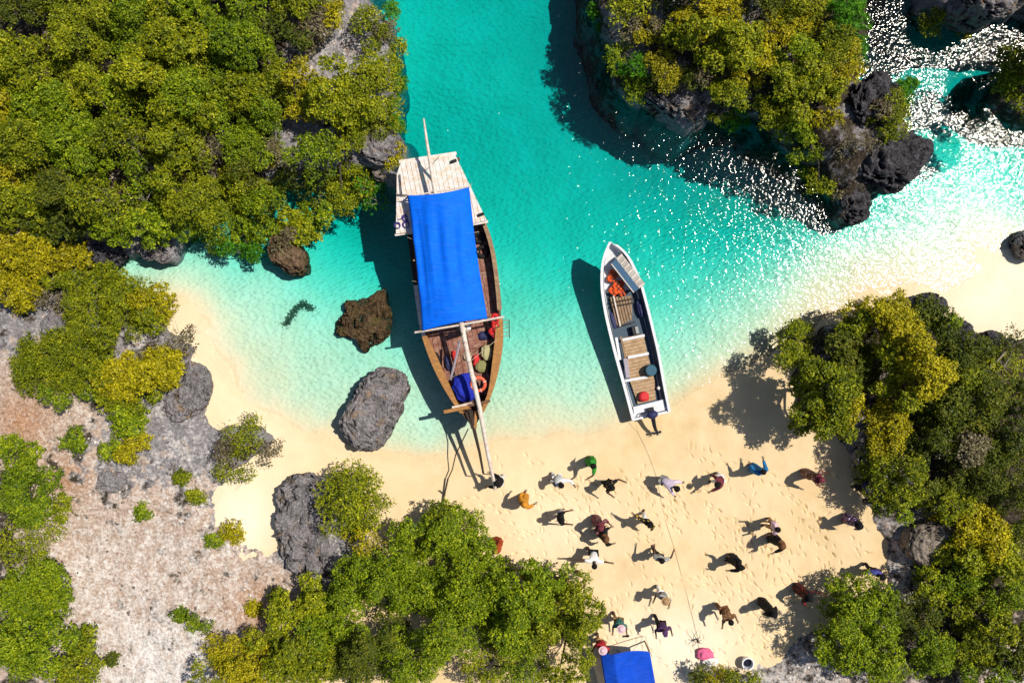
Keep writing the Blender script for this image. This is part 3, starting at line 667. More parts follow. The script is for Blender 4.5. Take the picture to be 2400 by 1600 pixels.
T('twiggy mangrove over the water behind the stern', [(760,450,40,35,'d'),(740,420,40,30,'d')], h=1.5, bare=2, dens=.6)
G2 = 'shrubs of the left shore'
S = lambda label, blobs, h=1.5, **k: tree('shore_shrub', label, blobs, G2, h, **k)
S('yellow shrub at the left edge below the thicket', [(40,600,80,60,'y'),(110,590,45,40,'y'),(20,660,45,40,'y')])
S('golden shrub on the slope left of the cove head', [(180,620,70,45,'y'),(230,660,60,45,'o'),(130,650,50,30,'o')])
S('bright yellow round shrub leaning over the cove sand', [(345,700,42,42,'y'),(375,720,25,28,'y'),(330,750,35,30,'o')], h=1.8)
S('olive shrub in the middle of the left slope', [(270,710,70,60,'o'),(190,720,60,50,'o'),(230,770,80,35,'o')], h=1.8)
S('small yellow shrub among grey rocks at the far left', [(60,710,35,28,'y')], h=.9)
S('grey-green feathery shrub above the left slope rocks', [(120,700,45,40,'b'),(165,660,30,30,'d')], h=.9, bare=1, dens=.6)
S('big dome-shaped green shrub left of the clearing', [(120,850,105,75,'o'),(190,815,65,55,'o'),(140,925,60,35,'g'),(60,870,45,55,'o')], h=1.6)
S('wide yellow-green shrub beside the grey shore rock', [(310,885,95,55,'y'),(370,860,55,45,'y'),(290,930,70,35,'o'),(250,900,40,40,'o')], h=1.3)
S('dry grey-brown bush at the top of the left sand', [(400,815,45,32,'b'),(425,785,16,22,'b'),(340,815,50,22,'b')], h=.9, bare=3, dens=.4)
S('green shrub in the cracks below the wide yellow one', [(290,985,40,40,'g'),(310,1050,45,35,'y'),(265,1050,35,22,'g')], h=.9)
S('little green shrub on the grey part of the clearing', [(172,1030,28,24,'g')], h=.7)
S('dark green shrub at the left edge of the clearing', [(15,1065,45,50,'g')], h=1.4)
S('olive bush half brown standing out onto the sand', [(565,1040,42,50,'o'),(545,1095,45,40,'o'),(585,1000,25,22,'o'),(620,1050,22,35,'b'),(530,1060,28,40,'b')], h=1.3, bare=1)
S('small green tuft alone in the clearing', [(333,1201,17,12,'g')], h=.35)
S('bright lime shrub at the edge of the white sand patch', [(540,1252,26,26,'y')], h=.6)
S('tiny green tuft left of the lime shrub', [(498,1266,13,10,'g')], h=.3)
S('low green shrub at the bottom of the clearing', [(470,1465,38,26,'g')], h=.6)
S('tiny tuft beside the low green shrub', [(422,1442,11,9,'g')], h=.3)
S('tiny green tuft on the orange soil', [(593,1429,10,9,'y')], h=.3)
S('small dark tuft on the white bottom of the clearing', [(258,1548,8,7,'d')], h=.25)
S('low shrub tuft on the purple-grey rock rim', [(425,1120,17,13,'o')], h=.4)
S('tuft beside the rim above the white sand patch', [(457,1165,12,11,'o')], h=.35)
G3 = 'trees along the left bottom edge'
B = lambda label, blobs, group=G3, h=1.9, **k: tree('edge_tree', label, blobs, group, h, **k)
B('fresh green tree at the left edge beside the clearing', [(50,1160,70,65,'g'),(130,1190,35,30,'o')], h=1.5)
B('olive tree with thin bare twigs at the left edge', [(45,1270,70,60,'o'),(95,1240,40,35,'o')], h=1.6, bare=1)
B('leafy green tree at the lower left edge', [(70,1390,85,70,'g'),(130,1350,35,40,'g')])
B('green tree in the bottom left corner', [(60,1520,95,70,'g')])
B('olive shrub beside the bottom left corner tree', [(165,1570,50,45,'o'),(190,1510,22,25,'o')], h=1.2)
G4 = 'trees at the bottom of the beach'
C_ = lambda label, blobs, h=2.4, **k: tree('beach_tree', label, blobs, G4, h, **k)
C_('upright olive tree beside the grey hollow outcrop', [(815,1180,75,80,'o'),(820,1115,45,35,'o'),(860,1200,45,60,'o'),(845,1275,50,38,'y')], h=2.0, bare=1)
C_('bright green crown reaching highest up the sand', [(1050,1255,85,55,'g'),(965,1270,50,50,'g'),(1110,1300,45,50,'g'),(1035,1215,35,28,'o')], h=2.5)
C_('dense green tree left of the bright beach crown', [(900,1350,85,60,'g'),(830,1370,70,55,'g'),(960,1400,60,60,'g')], h=2.7)
C_('broad green tree in the middle of the bottom group', [(1080,1390,110,75,'g'),(1060,1480,90,65,'g')], h=3.0)
C_('green tree beside the people, thinning to the right', [(1220,1400,90,70,'g'),(1190,1480,85,65,'g'),(1270,1480,55,50,'o')], h=2.8)
C_('sunlit open crown with sand showing through, left of the tent', [(1350,1390,42,36,'o'),(1365,1460,50,70,'o'),(1300,1355,50,34,'g'),(1365,1545,40,55,'o'),(1310,1580,45,35,'o')], h=2.5, dens=1.05)
C_('green tree at the bottom edge left of the centre', [(960,1550,90,60,'g'),(890,1500,55,50,'d')], h=2.6)
C_('thin tree at the bottom edge with pale rock showing', [(1150,1575,70,45,'o'),(1230,1570,60,45,'g')], h=2.3, dens=.8)
C_('dark green tree behind the yellow dome', [(790,1450,70,65,'g'),(820,1560,75,55,'d')], h=2.5)
C_('olive tree at the right border of the clearing', [(685,1430,70,45,'o'),(740,1400,45,40,'o')], h=1.9)
C_('olive tree at the bottom right of the clearing', [(700,1555,85,65,'o'),(745,1490,45,45,'g')], h=2.4)
C_('round yellow-green dome at the bottom of the clearing', [(560,1550,90,62,'y'),(490,1590,60,35,'o'),(615,1510,45,40,'o')], h=2.0)
G5 = 'trees right of the beach'
R_ = lambda label, blobs, h=2.4, **k: tree('right_tree', label, blobs, G5, h, **k)
R_('yellow-green crown nearest the motor boat', [(1885,800,46,42,'o'),(1880,840,40,30,'o')], h=3.2, dens=1.3)
R_('golden crown at the top of the right group', [(2060,735,75,45,'y'),(2000,760,50,40,'o'),(2110,710,45,35,'y')], h=2.5)
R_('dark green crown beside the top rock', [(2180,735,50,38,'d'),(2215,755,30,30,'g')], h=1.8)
R_('large bright yellow crown of the right group', [(2140,810,60,75,'y'),(2165,880,50,65,'y'),(2095,850,45,55,'o'),(2110,930,55,35,'o')], h=3.0)
R_('olive crown hanging over the big shadow', [(1955,905,62,60,'o'),(1935,975,60,50,'o'),(1990,960,45,45,'y'),(1975,1010,40,28,'o'),(1900,900,35,40,'o')], h=3.4, dens=1.3)
R_('vivid yellow crown below the large bright one', [(2095,980,52,50,'y'),(2075,1035,45,35,'y'),(2110,1040,30,30,'y')], h=2.5)
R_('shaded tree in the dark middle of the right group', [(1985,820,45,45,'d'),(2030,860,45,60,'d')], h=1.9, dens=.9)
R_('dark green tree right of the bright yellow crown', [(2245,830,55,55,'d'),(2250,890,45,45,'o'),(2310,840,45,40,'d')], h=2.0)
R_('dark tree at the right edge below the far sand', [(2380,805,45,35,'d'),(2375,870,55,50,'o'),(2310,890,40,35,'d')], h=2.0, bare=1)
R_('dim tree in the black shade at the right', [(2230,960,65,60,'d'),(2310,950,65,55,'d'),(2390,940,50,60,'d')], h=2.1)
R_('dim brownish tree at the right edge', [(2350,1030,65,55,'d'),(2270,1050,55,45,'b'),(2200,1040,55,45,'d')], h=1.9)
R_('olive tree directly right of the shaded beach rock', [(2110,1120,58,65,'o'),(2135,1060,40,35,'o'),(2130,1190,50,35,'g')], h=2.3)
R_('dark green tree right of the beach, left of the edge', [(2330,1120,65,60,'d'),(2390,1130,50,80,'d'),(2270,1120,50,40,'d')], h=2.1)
R_('olive tree above the rounded boulder', [(2240,1180,60,45,'o'),(2200,1150,40,35,'d')], h=2.0)
R_('yellow-green tree right of the rounded boulder', [(2310,1260,75,60,'y'),(2275,1310,55,40,'o'),(2350,1310,50,50,'o')], h=2.3)
R_('green tree below the rounded boulder', [(2260,1370,75,45,'g'),(2200,1380,45,35,'o')], h=2.2)
R_('dark green tree at the right edge near the bottom', [(2360,1390,55,50,'g'),(2330,1450,60,45,'o')], h=2.2)
R_('fresh green round crown at the lower right of the sand', [(2020,1420,85,60,'g'),(1985,1460,55,50,'g'),(2070,1470,60,55,'g')], h=2.5)
R_('green tree below the fresh round crown', [(2010,1540,80,55,'g'),(2080,1560,60,50,'g')], h=2.3)
R_('dark tree right of the fresh round crown', [(2160,1460,60,50,'d'),(2190,1530,60,50,'g')], h=2.1)
R_('olive tree in the lower right corner area', [(2290,1520,70,50,'o'),(2260,1580,60,40,'g')], h=2.1)
R_('dark tree filling the bottom right corner', [(2385,1540,50,55,'d'),(2350,1590,50,40,'g'),(2400,1480,40,40,'d')], h=1.9)
R_('olive tree cut by the right edge beside the yellow-green one', [(2395,1290,40,55,'o'),(2400,1230,35,40,'d')], h=2.0)
R_('brown-gold bush at the bottom edge below the tub', [(1740,1590,60,24,'o'),(1690,1600,40,25,'y')], h=1.4)
R_('small dark bush below the pink cloth', [(1640,1590,26,22,'d')], h=.9)
G6 = 'shrubs on the islet'
I_ = lambda label, blobs, h=1.6, **k: tree('islet_shrub', label, blobs, G6, h, grow=1.35, **k)
I_('green tuft at the upper left corner of the islet', [(1406,38,22,22,'v')], h=.8)
I_('grey-olive shrub on the top left of the islet', [(1480,10,40,45,'o'),(1470,60,25,25,'b'),(1550,-10,35,30,'d')], h=1.2, bare=1)
I_('yellow-green shrub near the left side of the islet', [(1515,75,30,28,'y'),(1545,50,25,20,'b')], h=1.1)
I_('green shrub on the left rim of the islet', [(1462,120,26,32,'g'),(1490,140,25,20,'v')], h=1.1)
I_('bright golden shrub on the left of the islet', [(1535,135,32,26,'y'),(1560,170,32,26,'y'),(1590,175,25,18,'y')], h=1.3)
I_('small green shrub above the grey spiky rock', [(1500,200,26,26,'g'),(1530,195,20,20,'d')], h=.9)
I_('large yellow-green crown on the top of the islet', [(1660,20,60,50,'y'),(1640,-40,70,40,'o'),(1640,80,60,35,'o'),(1600,70,30,25,'o')], h=1.9)
I_('olive crown in the middle of the islet', [(1720,100,65,50,'o'),(1755,140,50,35,'y'),(1700,75,40,30,'y')], h=1.9)
I_('golden brown crown on the upper right of the islet', [(1840,70,42,36,'y'),(1880,25,40,35,'o'),(1905,10,40,35,'y'),(1790,10,40,35,'d'),(1850,-45,80,40,'o')], h=1.7)
I_('dark shrub among the black gaps of the islet', [(1665,165,50,30,'d'),(1640,190,35,25,'b')], h=1.2, dens=.7)
I_('olive shrub hanging over the lower rim of the islet', [(1715,220,40,32,'o'),(1725,265,32,28,'v'),(1690,265,22,22,'o')], h=1.2)
I_('green crown right of the middle of the islet', [(1870,130,50,40,'g'),(1905,160,45,35,'o'),(1860,180,40,35,'o')], h=1.7)
I_('olive shrub at the lower right rim of the islet', [(1815,250,42,35,'o'),(1840,285,35,25,'g')], h=1.3)
I_('green crown on the upper right edge of the islet', [(1985,30,35,40,'v'),(2018,50,18,45,'v'),(1965,80,35,30,'o')], h=1.4)
I_('yellow shrub on the right edge of the islet', [(1985,140,38,40,'y'),(2015,115,18,25,'v'),(1960,110,30,25,'o')], h=1.5)
I_('upright olive shrub in the lower islet', [(1895,225,32,50,'o'),(1880,290,28,28,'g')], h=1.5)
I_('golden shrub left of the dark shaded rock', [(1950,250,26,42,'y'),(1955,205,26,25,'o')], h=1.5)
I_('brown-olive shrub on the right tip of the islet', [(2095,265,36,42,'o'),(2110,225,28,22,'v'),(2070,240,25,25,'b')], h=1.2)
I_('green sprig over the glitter beside the islet', [(2138,198,13,18,'v'),(2110,210,14,14,'v')], h=.8)
I_('green shrub low on the left of the islet tip', [(1890,345,30,26,'g'),(1925,385,28,28,'g'),(1930,425,22,26,'o')], h=1.2)
I_('dry grey bush on the islet tip', [(1990,330,38,28,'b'),(2040,335,25,20,'b')], h=.9, bare=3, dens=.5)
I_('small brown shrub above the black pointing rock', [(1975,440,24,20,'b'),(1965,430,14,14,'g')], h=.7)
tree('point_shrub', 'green shrub hanging from the top right point', [(2195,45,24,28,'o'),(2215,25,18,18,'g')], None, .9)
tree('point_shrub', 'tiny yellow-green shrub below the top right rock', [(2268,66,13,18,'y')], None, .6)
tree('bank_bush', 'green bush at the right edge above the glitter', [(2385,205,35,45,'o'),(2400,160,30,30,'g'),(2470,120,70,60,'d',3.2),(2480,230,60,60,'d',3.0)], None, 1.5)
# ------------------------------------------------------------------ materials for made things
def wood(name, col, var=.35, scale=3.0, stretch=(1, 14, 14), rough=.75, wear=None, rot=(0, 0, 0)):
    t = NT(name); v = t.mapping(t.coord(), stretch, rot); n = t.noise(v, scale, 6, .65); n2 = t.noise(t.coord(), 5, 5, .65)
    c = t.ramp(n, [(.3, [x*(1-var) for x in col]), (.55, col), (.75, [min(1, x*(1+var)) for x in col])])
    if wear: c = t.mix(t.ramp(n2, [(.45, 0.0), (.62, .85)]), c, wear)
    return t.done(c, rough, t.bump(n, .4, .012), spec=.25)
BA = math.atan2(-(985-380), 1120-1010)          # boat axis in the world
wood('deck_white', (.78, .73, .72), .18, 2.5, (1.2, 9, 9), .7, (.66, .50, .36), (0, 0, -BA))
wood('deck_red', (.26, .105, .075), .4, 2.5, (1.2, 9, 9), .6, (.36, .22, .17), (0, 0, -BA))
wood('rail_orange', (.42, .20, .06), .4, 2.5, (2, 9, 9), .55, (.30, .14, .05), (0, 0, -BA))
wood('hull_wood', (.17, .085, .045), .4, 3, (2, 9, 9), .7, (.10, .06, .04), (0, 0, -BA))
wood('dark_wood', (.045, .03, .022), .4, 6, (2, 9, 9), .7)
wood('white_spar', (.74, .66, .60), .2, 3, (2, 8, 8), .6, (.55, .42, .36))
wood('tan_wood', (.36, .24, .14), .4, 3, (2, 9, 9), .7, (.22, .13, .08))
wood('deck_tan', (.50, .34, .20), .3, 3, (1.2, 9, 9), .7, (.36, .22, .12), (0, 0, math.radians(75)))
def tarp(name, col, scale=2.2, rot=0.0, bumpd=.05):
    t = NT(name); v = t.mapping(t.coord(), (1, 7, 1), (0, 0, rot)); n = t.noise(v, scale, 4, .55)
    c = t.ramp(t.noise(t.coord(), 3.0, 5), [(.3, [x*.86 for x in col]), (.7, [min(1, x*1.12) for x in col])])
    c = t.mix(t.ramp(n, [(.55, 0.0), (.75, .35)]), c, [min(1, x*1.1+.05) for x in col]); c = t.mix(t.ramp(t.noise(v, 5.0, 3), [(.3, .4), (.42, 0.0)]), c, [x*.6 for x in col])
    return t.done(c, .7, t.bump(n, .5, bumpd), spec=.12)
tarp('tarp_blue', (.001, .145, .88), 2.2, -BA)
tarp('tent_blue', (.006, .07, .55), 2.0, -1.4)
tarp('bundle_blue', (.02, .035, .42), 6, .3); tarp('grey_cloth', (.42, .40, .38), 4)
for nm, c, r_ in (('white_paint', (.72, .73, .78), .35), ('boat_inside', (.05, .085, .13), .6), ('navy', (.025, .03, .10), .6), ('rubber', (.012, .012, .013), .75), ('orange_vest', (.72, .10, .02), .7), ('red_vest', (.55, .02, .025), .7),
                  ('red_bag', (.62, .03, .035), .6), ('teal_drum', (.015, .10, .15), .4), ('black_plastic', (.014, .015, .02), .35), ('rope', (.42, .34, .24), .9), ('dark_rope', (.05, .04, .03), .9), ('rope_purple', (.06, .04, .22), .8),
                  ('white_cloth', (.80, .78, .76), .8), ('pink_cloth', (.72, .14, .30), .8), ('buoy_orange', (.75, .13, .06), .55), ('sack', (.46, .42, .22), .85), ('iron', (.05, .035, .028), .7), ('ball_brown', (.15, .09, .06), .7),
                  ('stripe_blue', (.03, .10, .20), .6), ('lilac', (.36, .32, .38), .7), ('tub_dark', (.01, .012, .03), .3), ('olive_sack', (.25, .24, .10), .8), ('grey_metal', (.3, .31, .32), .4)):
    plain(nm, c, r_, .16, 12, .15)

def clip_poly(poly, nx_, ny_, d):
    out = []; n = len(poly)
    for i in range(n):
        a, b = poly[i], poly[(i+1) % n]; da = a[0]*nx_+a[1]*ny_-d; db = b[0]*nx_+b[1]*ny_-d
        if da >= 0: out.append(a)
        if (da >= 0) != (db >= 0):
            t_ = da/(da-db); out.append((a[0]+(b[0]-a[0])*t_, a[1]+(b[1]-a[1])*t_))
    return out
def planks(poly, ang, width, gap, z0, z1, parent, mat, name='plank', zf=None, rng=random.Random(3)):
    """boards laid along direction ang inside the outline, each an object of its own"""
    nx_, ny_ = -math.sin(ang), math.cos(ang); ds = [p[0]*nx_+p[1]*ny_ for p in poly]
    d = min(ds)+.001; k = 0
    while d < max(ds)-.03:
        w = width*rng.uniform(.92, 1.08); q = clip_poly(clip_poly(poly, nx_, ny_, d+gap/2), -nx_, -ny_, -(d+w-gap/2))
        if len(q) >= 3:
            dz = rng.uniform(-.008, .008); MB().prism([(p[0], p[1]) for p in q], z0+dz, z1+dz).build(name, MATS[mat], parent)
        d += w; k += 1
def pw(l, z): return [tuple(P(x, y, z)[:2]) for x, y in l]

# ------------------------------------------------------------------ the wooden sailing boat
dh = empty('wooden_boat', P(1060, 700, 0)); tag(dh, 'large brown wooden sailing boat with blue awning and white stern deck', 'boat')
GL = [(948,425,1.75),(955,520,1.6),(965,600,1.5),(973,671,1.45),(986,769,1.45),(999,810,1.5),(1016,857,1.55),(1038,900,1.62),(1058,934,1.7),(1080,966,1.78),(1106,1000,1.9)]
GR = [(1084,412,1.75),(1136,520,1.6),(1156,580,1.5),(1168,665,1.45),(1175,745,1.45),(1178,790,1.5),(1174,830,1.55),(1166,870,1.62),(1155,911,1.7),(1140,950,1.78),(1112,1002,1.9)]
KZ = [-.2, -.6, -.8, -.85, -.8, -.7, -.6, -.45, -.25, 0.1, .9]
def resample(l, n=31):
    A = np.array([tuple(P(*q)) for q in l]); s = np.r_[0, np.cumsum(np.linalg.norm(np.diff(A, axis=0), axis=1))]; s /= s[-1]; u = np.linspace(0, 1, n)
    B = np.stack([np.interp(u, s, A[:, k]) for k in range(3)], -1)
    for _ in range(2): B[1:-1] = .5*B[1:-1] + .25*(B[:-2]+B[2:])
    return B
def hull(GLp, GRp, kz, parent, matname, n=31, flare=(.97, .80, .45), inner=.08):
    A, B = resample(GLp, n), resample(GRp, n); K = np.interp(np.linspace(0, 1, n), np.linspace(0, 1, len(kz)), kz)
    rings = []
    for i in range(n):
        m = (A[i]+B[i])/2; hl = A[i]-m; r = []
        zk = K[i]
        for f, zf in ((1, 0), (flare[0], .35), (flare[1], .65), (flare[2], .88), (0, 1), (-flare[2], .88), (-flare[1], .65), (-flare[0], .35), (-1, 0)):
            p = m + hl*f; p[2] = (A[i][2] if f >= 0 else B[i][2])*(1-zf) + zk*zf; r.append(tuple(p))
        for f, zf in ((-1, 0), (-flare[0], .35), (-flare[1]*.98, .55), (flare[1]*.98, .55), (flare[0], .35), (1, 0)):
            w = np.linalg.norm(hl); ff = f*max(.1, (w-inner)/w) if w > 0 else f
            p = m + hl*ff; p[2] = (A[i][2] if f >= 0 else B[i][2])*(1-zf) + zk*zf; r.append(tuple(p))
        rings.append(r)
    return A, B, MB().loft(rings).build('hull', MATS[matname], parent)
A, B, hullo = hull(GL, GR, KZ, dh, 'hull_wood')
def strip(C, inward, w0, w1, i0, i1, th, lift, mat, name, parent, wf=None):
    """a cap rail along the curve C"""
    rings = []
    for i in range(i0, i1):
        u = (i-i0)/max(1, i1-1-i0); w = (w0+(w1-w0)*u) if wf is None else wf(u)
        d = inward[i]-C[i]; d = d/np.linalg.norm(d); a = C[i]-d*.05; b = C[i]+d*w
        rings.append([(a[0], a[1], a[2]+lift), (b[0], b[1], b[2]+lift), (b[0], b[1], b[2]+lift+th), (a[0], a[1], a[2]+lift+th)])
    return MB().loft(rings).build(name, MATS[mat], parent)
MID = (A+B)/2
strip(B, MID, .10, .12, 5, 17, .05, .003, 'tan_wood', 'gunwale', dh)
strip(A, MID, .08, .10, 2, 17, .05, .003, 'dark_wood', 'gunwale', dh)
strip(B, MID, .12, .20, 17, 29, .07, .006, 'rail_orange', 'bow_rail', dh, wf=lambda u: .12+.2*math.sin(math.pi*min(1, u*1.1+.15))*.8)
strip(A, MID, .12, .16, 18, 29, .07, .006, 'rail_orange', 'bow_rail', dh, wf=lambda u: .10+.16*math.sin(math.pi*min(1, u+.1)))
strip(A, MID, .10, .10, 12, 19, .05, .005, 'white_spar', 'rail_patch', dh)
# ribs inside the bow
for i in range(17, 28, 2):
    for C in (A, B):
        d = MID[i]-C[i]; d = d/np.linalg.norm(d); p = C[i]+d*.14
        MB().beam((p[0], p[1], 1.0), (p[0], p[1], C[i][2]), .07, .07, (1, 0, 0)).build('rib', MATS['tan_wood'], dh)
deck = [tuple(x[:2]) for x in (MID+(A-MID)*.93)[3:27]] + [tuple(x[:2]) for x in (MID+(B-MID)*.93)[3:27]][::-1]
planks(deck, BA, .19, .014, .93, .98, dh, 'deck_red', 'deck_plank')
# stern deck
sp = pw([(939,382),(1067,363),(1102,436),(1141,517),(1111,523),(965,544),(928,548),(930,408)], 2.05)
planks(sp, BA+.02, .17, .012, 1.98, 2.05, dh, 'deck_white', 'stern_plank')
MB().beam(P(936,380,1.94), P(1070,360,1.94), .12, .12).build('stern_beam', MATS['deck_white'], dh)
MB().beam(P(926,551,1.92), P(966,545,1.92), .08, .10).build('stern_beam', MATS['deck_white'], dh)
MB().beam(P(1109,526,1.92), P(1144,520,1.92), .08, .10).build('stern_beam', MATS['deck_white'], dh)
for a, b in (((937,408),(941,455)),((930,456),(955,458))): MB().tube([P(*a,2.16), P(*b,2.16)], .022, 6).build('deck_spar', MATS['dark_wood'], dh)
for x, y, h_ in ((935,400,2.0),(1075,372,2.0),(1138,515,2.0),(932,540,2.0)):
    p = P(x, y, 2.0); q = P(x+(1040-x)*.12, y+(460-y)*.1, 1.2); MB().beam(q, p, .09, .09).build('stern_post', MATS['hull_wood'], dh)
for x, y in ((1063,378),(1127,503)):
    MB().box(P(x, y, 2.10), (.24, .11, .09), Matrix.Rotation(.35, 3, 'Z')).build('cleat', MATS['rubber'], dh, bevel=.02)
# awning on its ridge, with posts
def awning():
    TL, TR, BR, BL = P(955,458,2.62), P(1099,439,2.62), P(1142,746,2.62), P(990,775,2.62)
    nu, nv = 29, 61; V = []; rr = np.random.default_rng(2); fold = rr.normal(0, 1, nu)
    for j in range(nv):
        v = j/(nv-1)
        for i in range(nu):
            u = i/(nu-1); p = TL.lerp(TR, u).lerp(BL.lerp(BR, u), v)
            p = p + (BL-TL).normalized()*(.13*math.sin(math.pi*u)*(1-v)**6) - (BL-TL).normalized()*(.05*math.sin(math.pi*u)*v**8)
            side = (TR-TL).normalized(); p = p + side*((.5-u)*.10*math.sin(math.pi*v))
            z = 2.62 + .26*(1-abs(2*u-1)**1.5) - .09*abs(math.sin(math.pi*v*3))*abs(2*u-1)**3 + .045*math.sin(u*23+2.2*math.sin(v*2.2))*math.sin(math.pi*min(1, v*1.2+.03)) + .02*fold[i]*math.sin(math.pi*v)
            V.append((p[0], p[1], z))
    F = [(j*nu+i, j*nu+i+1, (j+1)*nu+i+1, (j+1)*nu+i) for j in range(nv-1) for i in range(nu-1)]
    return np_mesh('awning', V, F, True)
aw = link('awning', awning(), MATS['tarp_blue'], dh); md = aw.modifiers.new('thick', 'SOLIDIFY'); md.thickness = .012
for x, y in ((957,460),(1097,442),(1140,742),(992,771),(970,610),(1120,590)):
    t_ = P(x, y, 2.6); b_ = P(x+(1060-x)*.04, y, 1.0); b_.z = .98
    MB().tube([b_, t_], .035, 6).build('awning_post', MATS['tan_wood'], dh)
MB().tube([P(972,779,2.52), P(1075,762,2.56), P(1182,742,2.5)], .04, 7).build('awning_beam', MATS['white_spar'], dh)
MB().tube([P(950,461,2.55), P(1104,437,2.55)], .03, 6).build('awning_beam', MATS['white_spar'], dh)
for x, y, x2, y2 in ((955,458,938,462),(1099,439,1106,430),(1142,746,1160,745),(990,775,976,779),(964,560,955,556),(975,660,966,658),(1112,545,1122,543),(1127,640,1138,638)):
    MB().tube([P(x,y,2.62), P(x2,y2,2.5)], .012, 5).build('lashing', MATS['rope'], dh)
# long yard, mast, shear pole, beams at the bow
MB().tube([P(993,278,3.1), P(1000,330,2.98), P(1016,430,2.7), P(1032,520,2.6), P(1050,610,2.56), P(1083,765,2.6), P(1100,850,2.42), P(1124,955,2.15), P(1143,1060,1.8), P(1161,1147,1.5)],
          [.03, .05, .075, .08, .085, .09, .088, .085, .075, .06], 10).build('yard', MATS['white_spar'], dh, smooth=True)
MB().tube([P(1006,370,2.8), P(1016,425,2.06)], .05, 6).build('yard_crutch', MATS['white_spar'], dh)
MB().tube([Vector((P(1088,775,2.0)[0], P(1088,775,2.0)[1], .95)), P(1086,772,2.62)], [.13, .10], 9).build('mast', MATS['white_spar'], dh, smooth=True)
MB().tube([P(1078,800,2.5), P(1056,889,1.85)], [.05, .045], 7).build('shear_pole', MATS['lilac'], dh, smooth=True)
for a, b in (((1056,889,1.9),(1082,865,2.4)),((1098,850,2.55),(1165,795,2.0)),((1085,780,2.7),(1058,885,1.9)),((1160,1143,1.6),(1120,960,2.2)),((1018,380,2.9),(1030,366,2.1)),((1090,800,2.7),(1060,870,1.7))):
    a, b = P(*a), P(*b); m = a.lerp(b, .5)-Vector((0, 0, .04)); MB().tube([a, m, b], .012, 5).build('stay_rope', MATS['rope'], dh)
MB().beam(P(1040,965,1.98), P(1100,953,2.0), .13, .12).build('cross_beam', MATS['rail_orange'], dh, bevel=.015)
MB().beam(P(1098,950,1.97), P(1149,939,1.99), .10, .12).build('cross_beam', MATS['hull_wood'], dh, bevel=.015)
MB().beam(P(1060,955,1.88), P(1112,944,1.9), .10, .08).build('cross_beam', MATS['white_spar'], dh)
for k, (x, y) in enumerate(((1093,965),(1105,962),(1116,962))):
    MB().beam(P(x, y, 1.93+k*.004), P(1108+k*3, 1003, 1.96), .10, .06).build('bow_timber', MATS['dark_wood' if k < 2 else 'rail_orange'], dh)
MB().tube([P(1108,985,1.95), P(1109,1000,1.5), P(1106,990,.6), P(1100,975,.1)], [.09, .10, .10, .09], 8).build('stem', MATS['dark_wood'], dh)
MB().tube([P(1100,960,2.0), P(1112,1010,1.9), P(1124,1060,1.7), P(1133,1110,1.55)], [.07, .065, .05, .04], 8).build('bowsprit', MATS['dark_wood'], dh)
MB().tube([P(1133,1110,1.55), P(1150,1112,1.52)], .02, 5).build('bowsprit_ring', MATS['iron'], dh)
# boarding ladder hung on the side
for k in range(5): MB().tube([P(1178+k*.5,752+k*9,1.5), P(1193,750+k*9,1.35)], .014, 5).build('ladder_rung', MATS['tan_wood'], dh)
for x in (1178, 1193): MB().tube([P(x,748,1.5 if x < 1180 else 1.35), P(x+1,792,1.5 if x < 1180 else 1.35)], .016, 5).build('ladder_rail', MATS['dark_wood'], dh)
# hatch on the fore deck
MB().box(P(1110,800,1.06), (.5, .4, .14), Matrix.Rotation(BA, 3, 'Z')).build('hatch', MATS['deck_red'], dh, bevel=.02)

def soft(name, c, r, mat, label, cat, seed=0, amp=.25, group=None, rz=0, parent=None):
    """a crumpled bundle of cloth or a bag"""
    bm = bmesh.new(); bmesh.ops.create_icosphere(bm, subdivisions=4, radius=1.0)
    V = np.array([v.co[:] for v in bm.verts]); F = np.array([[v.index for v in f.verts] for f in bm.faces]); bm.free()
    n = fbm(V[:, 0]*1.6+seed, V[:, 1]*1.6, V[:, 2]*1.6, seed=seed, oct=4, ridged=True)
    sq = np.sign(V)*np.abs(V)**.75; V = sq*(1+amp*n)[:, None]*np.array(r); V[:, 2] = np.maximum(V[:, 2], -r[2]*.8)
    o = link(name, np_mesh(name, V, F, True), MATS[mat]); c = Vector(c)
    o.location = (c.x, c.y, c.z+r[2]*.8); o.rotation_euler = (0, 0, rz); tag(o, label, cat, group); return o
def tyre(c, R, label, tilt):
    t_ = empty('tyre', c); Q = Matrix.Rotation(tilt, 3, 'X')
    MB().torus(c, R, R*.36, Q, 22, 10).build('tread', MATS['rubber'], t_, True)
    MB().torus(c, R*.72, R*.16, Q, 18, 6).build('bead', MATS['black_plastic'], t_, True)
    tag(t_, label, 'tyre', 'tyre fenders on the wooden boat')
tyre(P(1123,557,1.15), .17, 'black tyre on the side deck nearer the white stern', .35)
tyre(P(1132,590,1.10), .19, 'black tyre on the side deck farther from the stern', .3)
p = P(1091,908,1.0); p.z = 1.0
soft('tarp_bundle', p, (.40, .46, .30), 'bundle_blue', 'crumpled dark blue tarpaulin bundle in the bow of the wooden boat', 'tarpaulin', 3, .3, rz=.4)
lb = empty('lifebuoy', P(1121,900,1.55)); tag(lb, 'orange ring lifebuoy lying on the blue bundle in the bow', 'lifebuoy')
MB().torus(P(1121,900,1.55), .25, .065, Matrix.Rotation(.15, 3, 'X'), 26, 10).build('ring', MATS['buoy_orange'], lb, True)
for k in range(4):
    a = math.pi/2*k+.4; q = P(1121,900,1.55)+Vector((math.cos(a)*.25, math.sin(a)*.25, .25*math.sin(a)*.15)); MB().torus(q, .068, .012, Matrix.Rotation(a, 3, 'Z') @ Matrix.Rotation(math.pi/2, 3, 'X'), 12, 5).build('band', MATS['white_cloth'], lb)
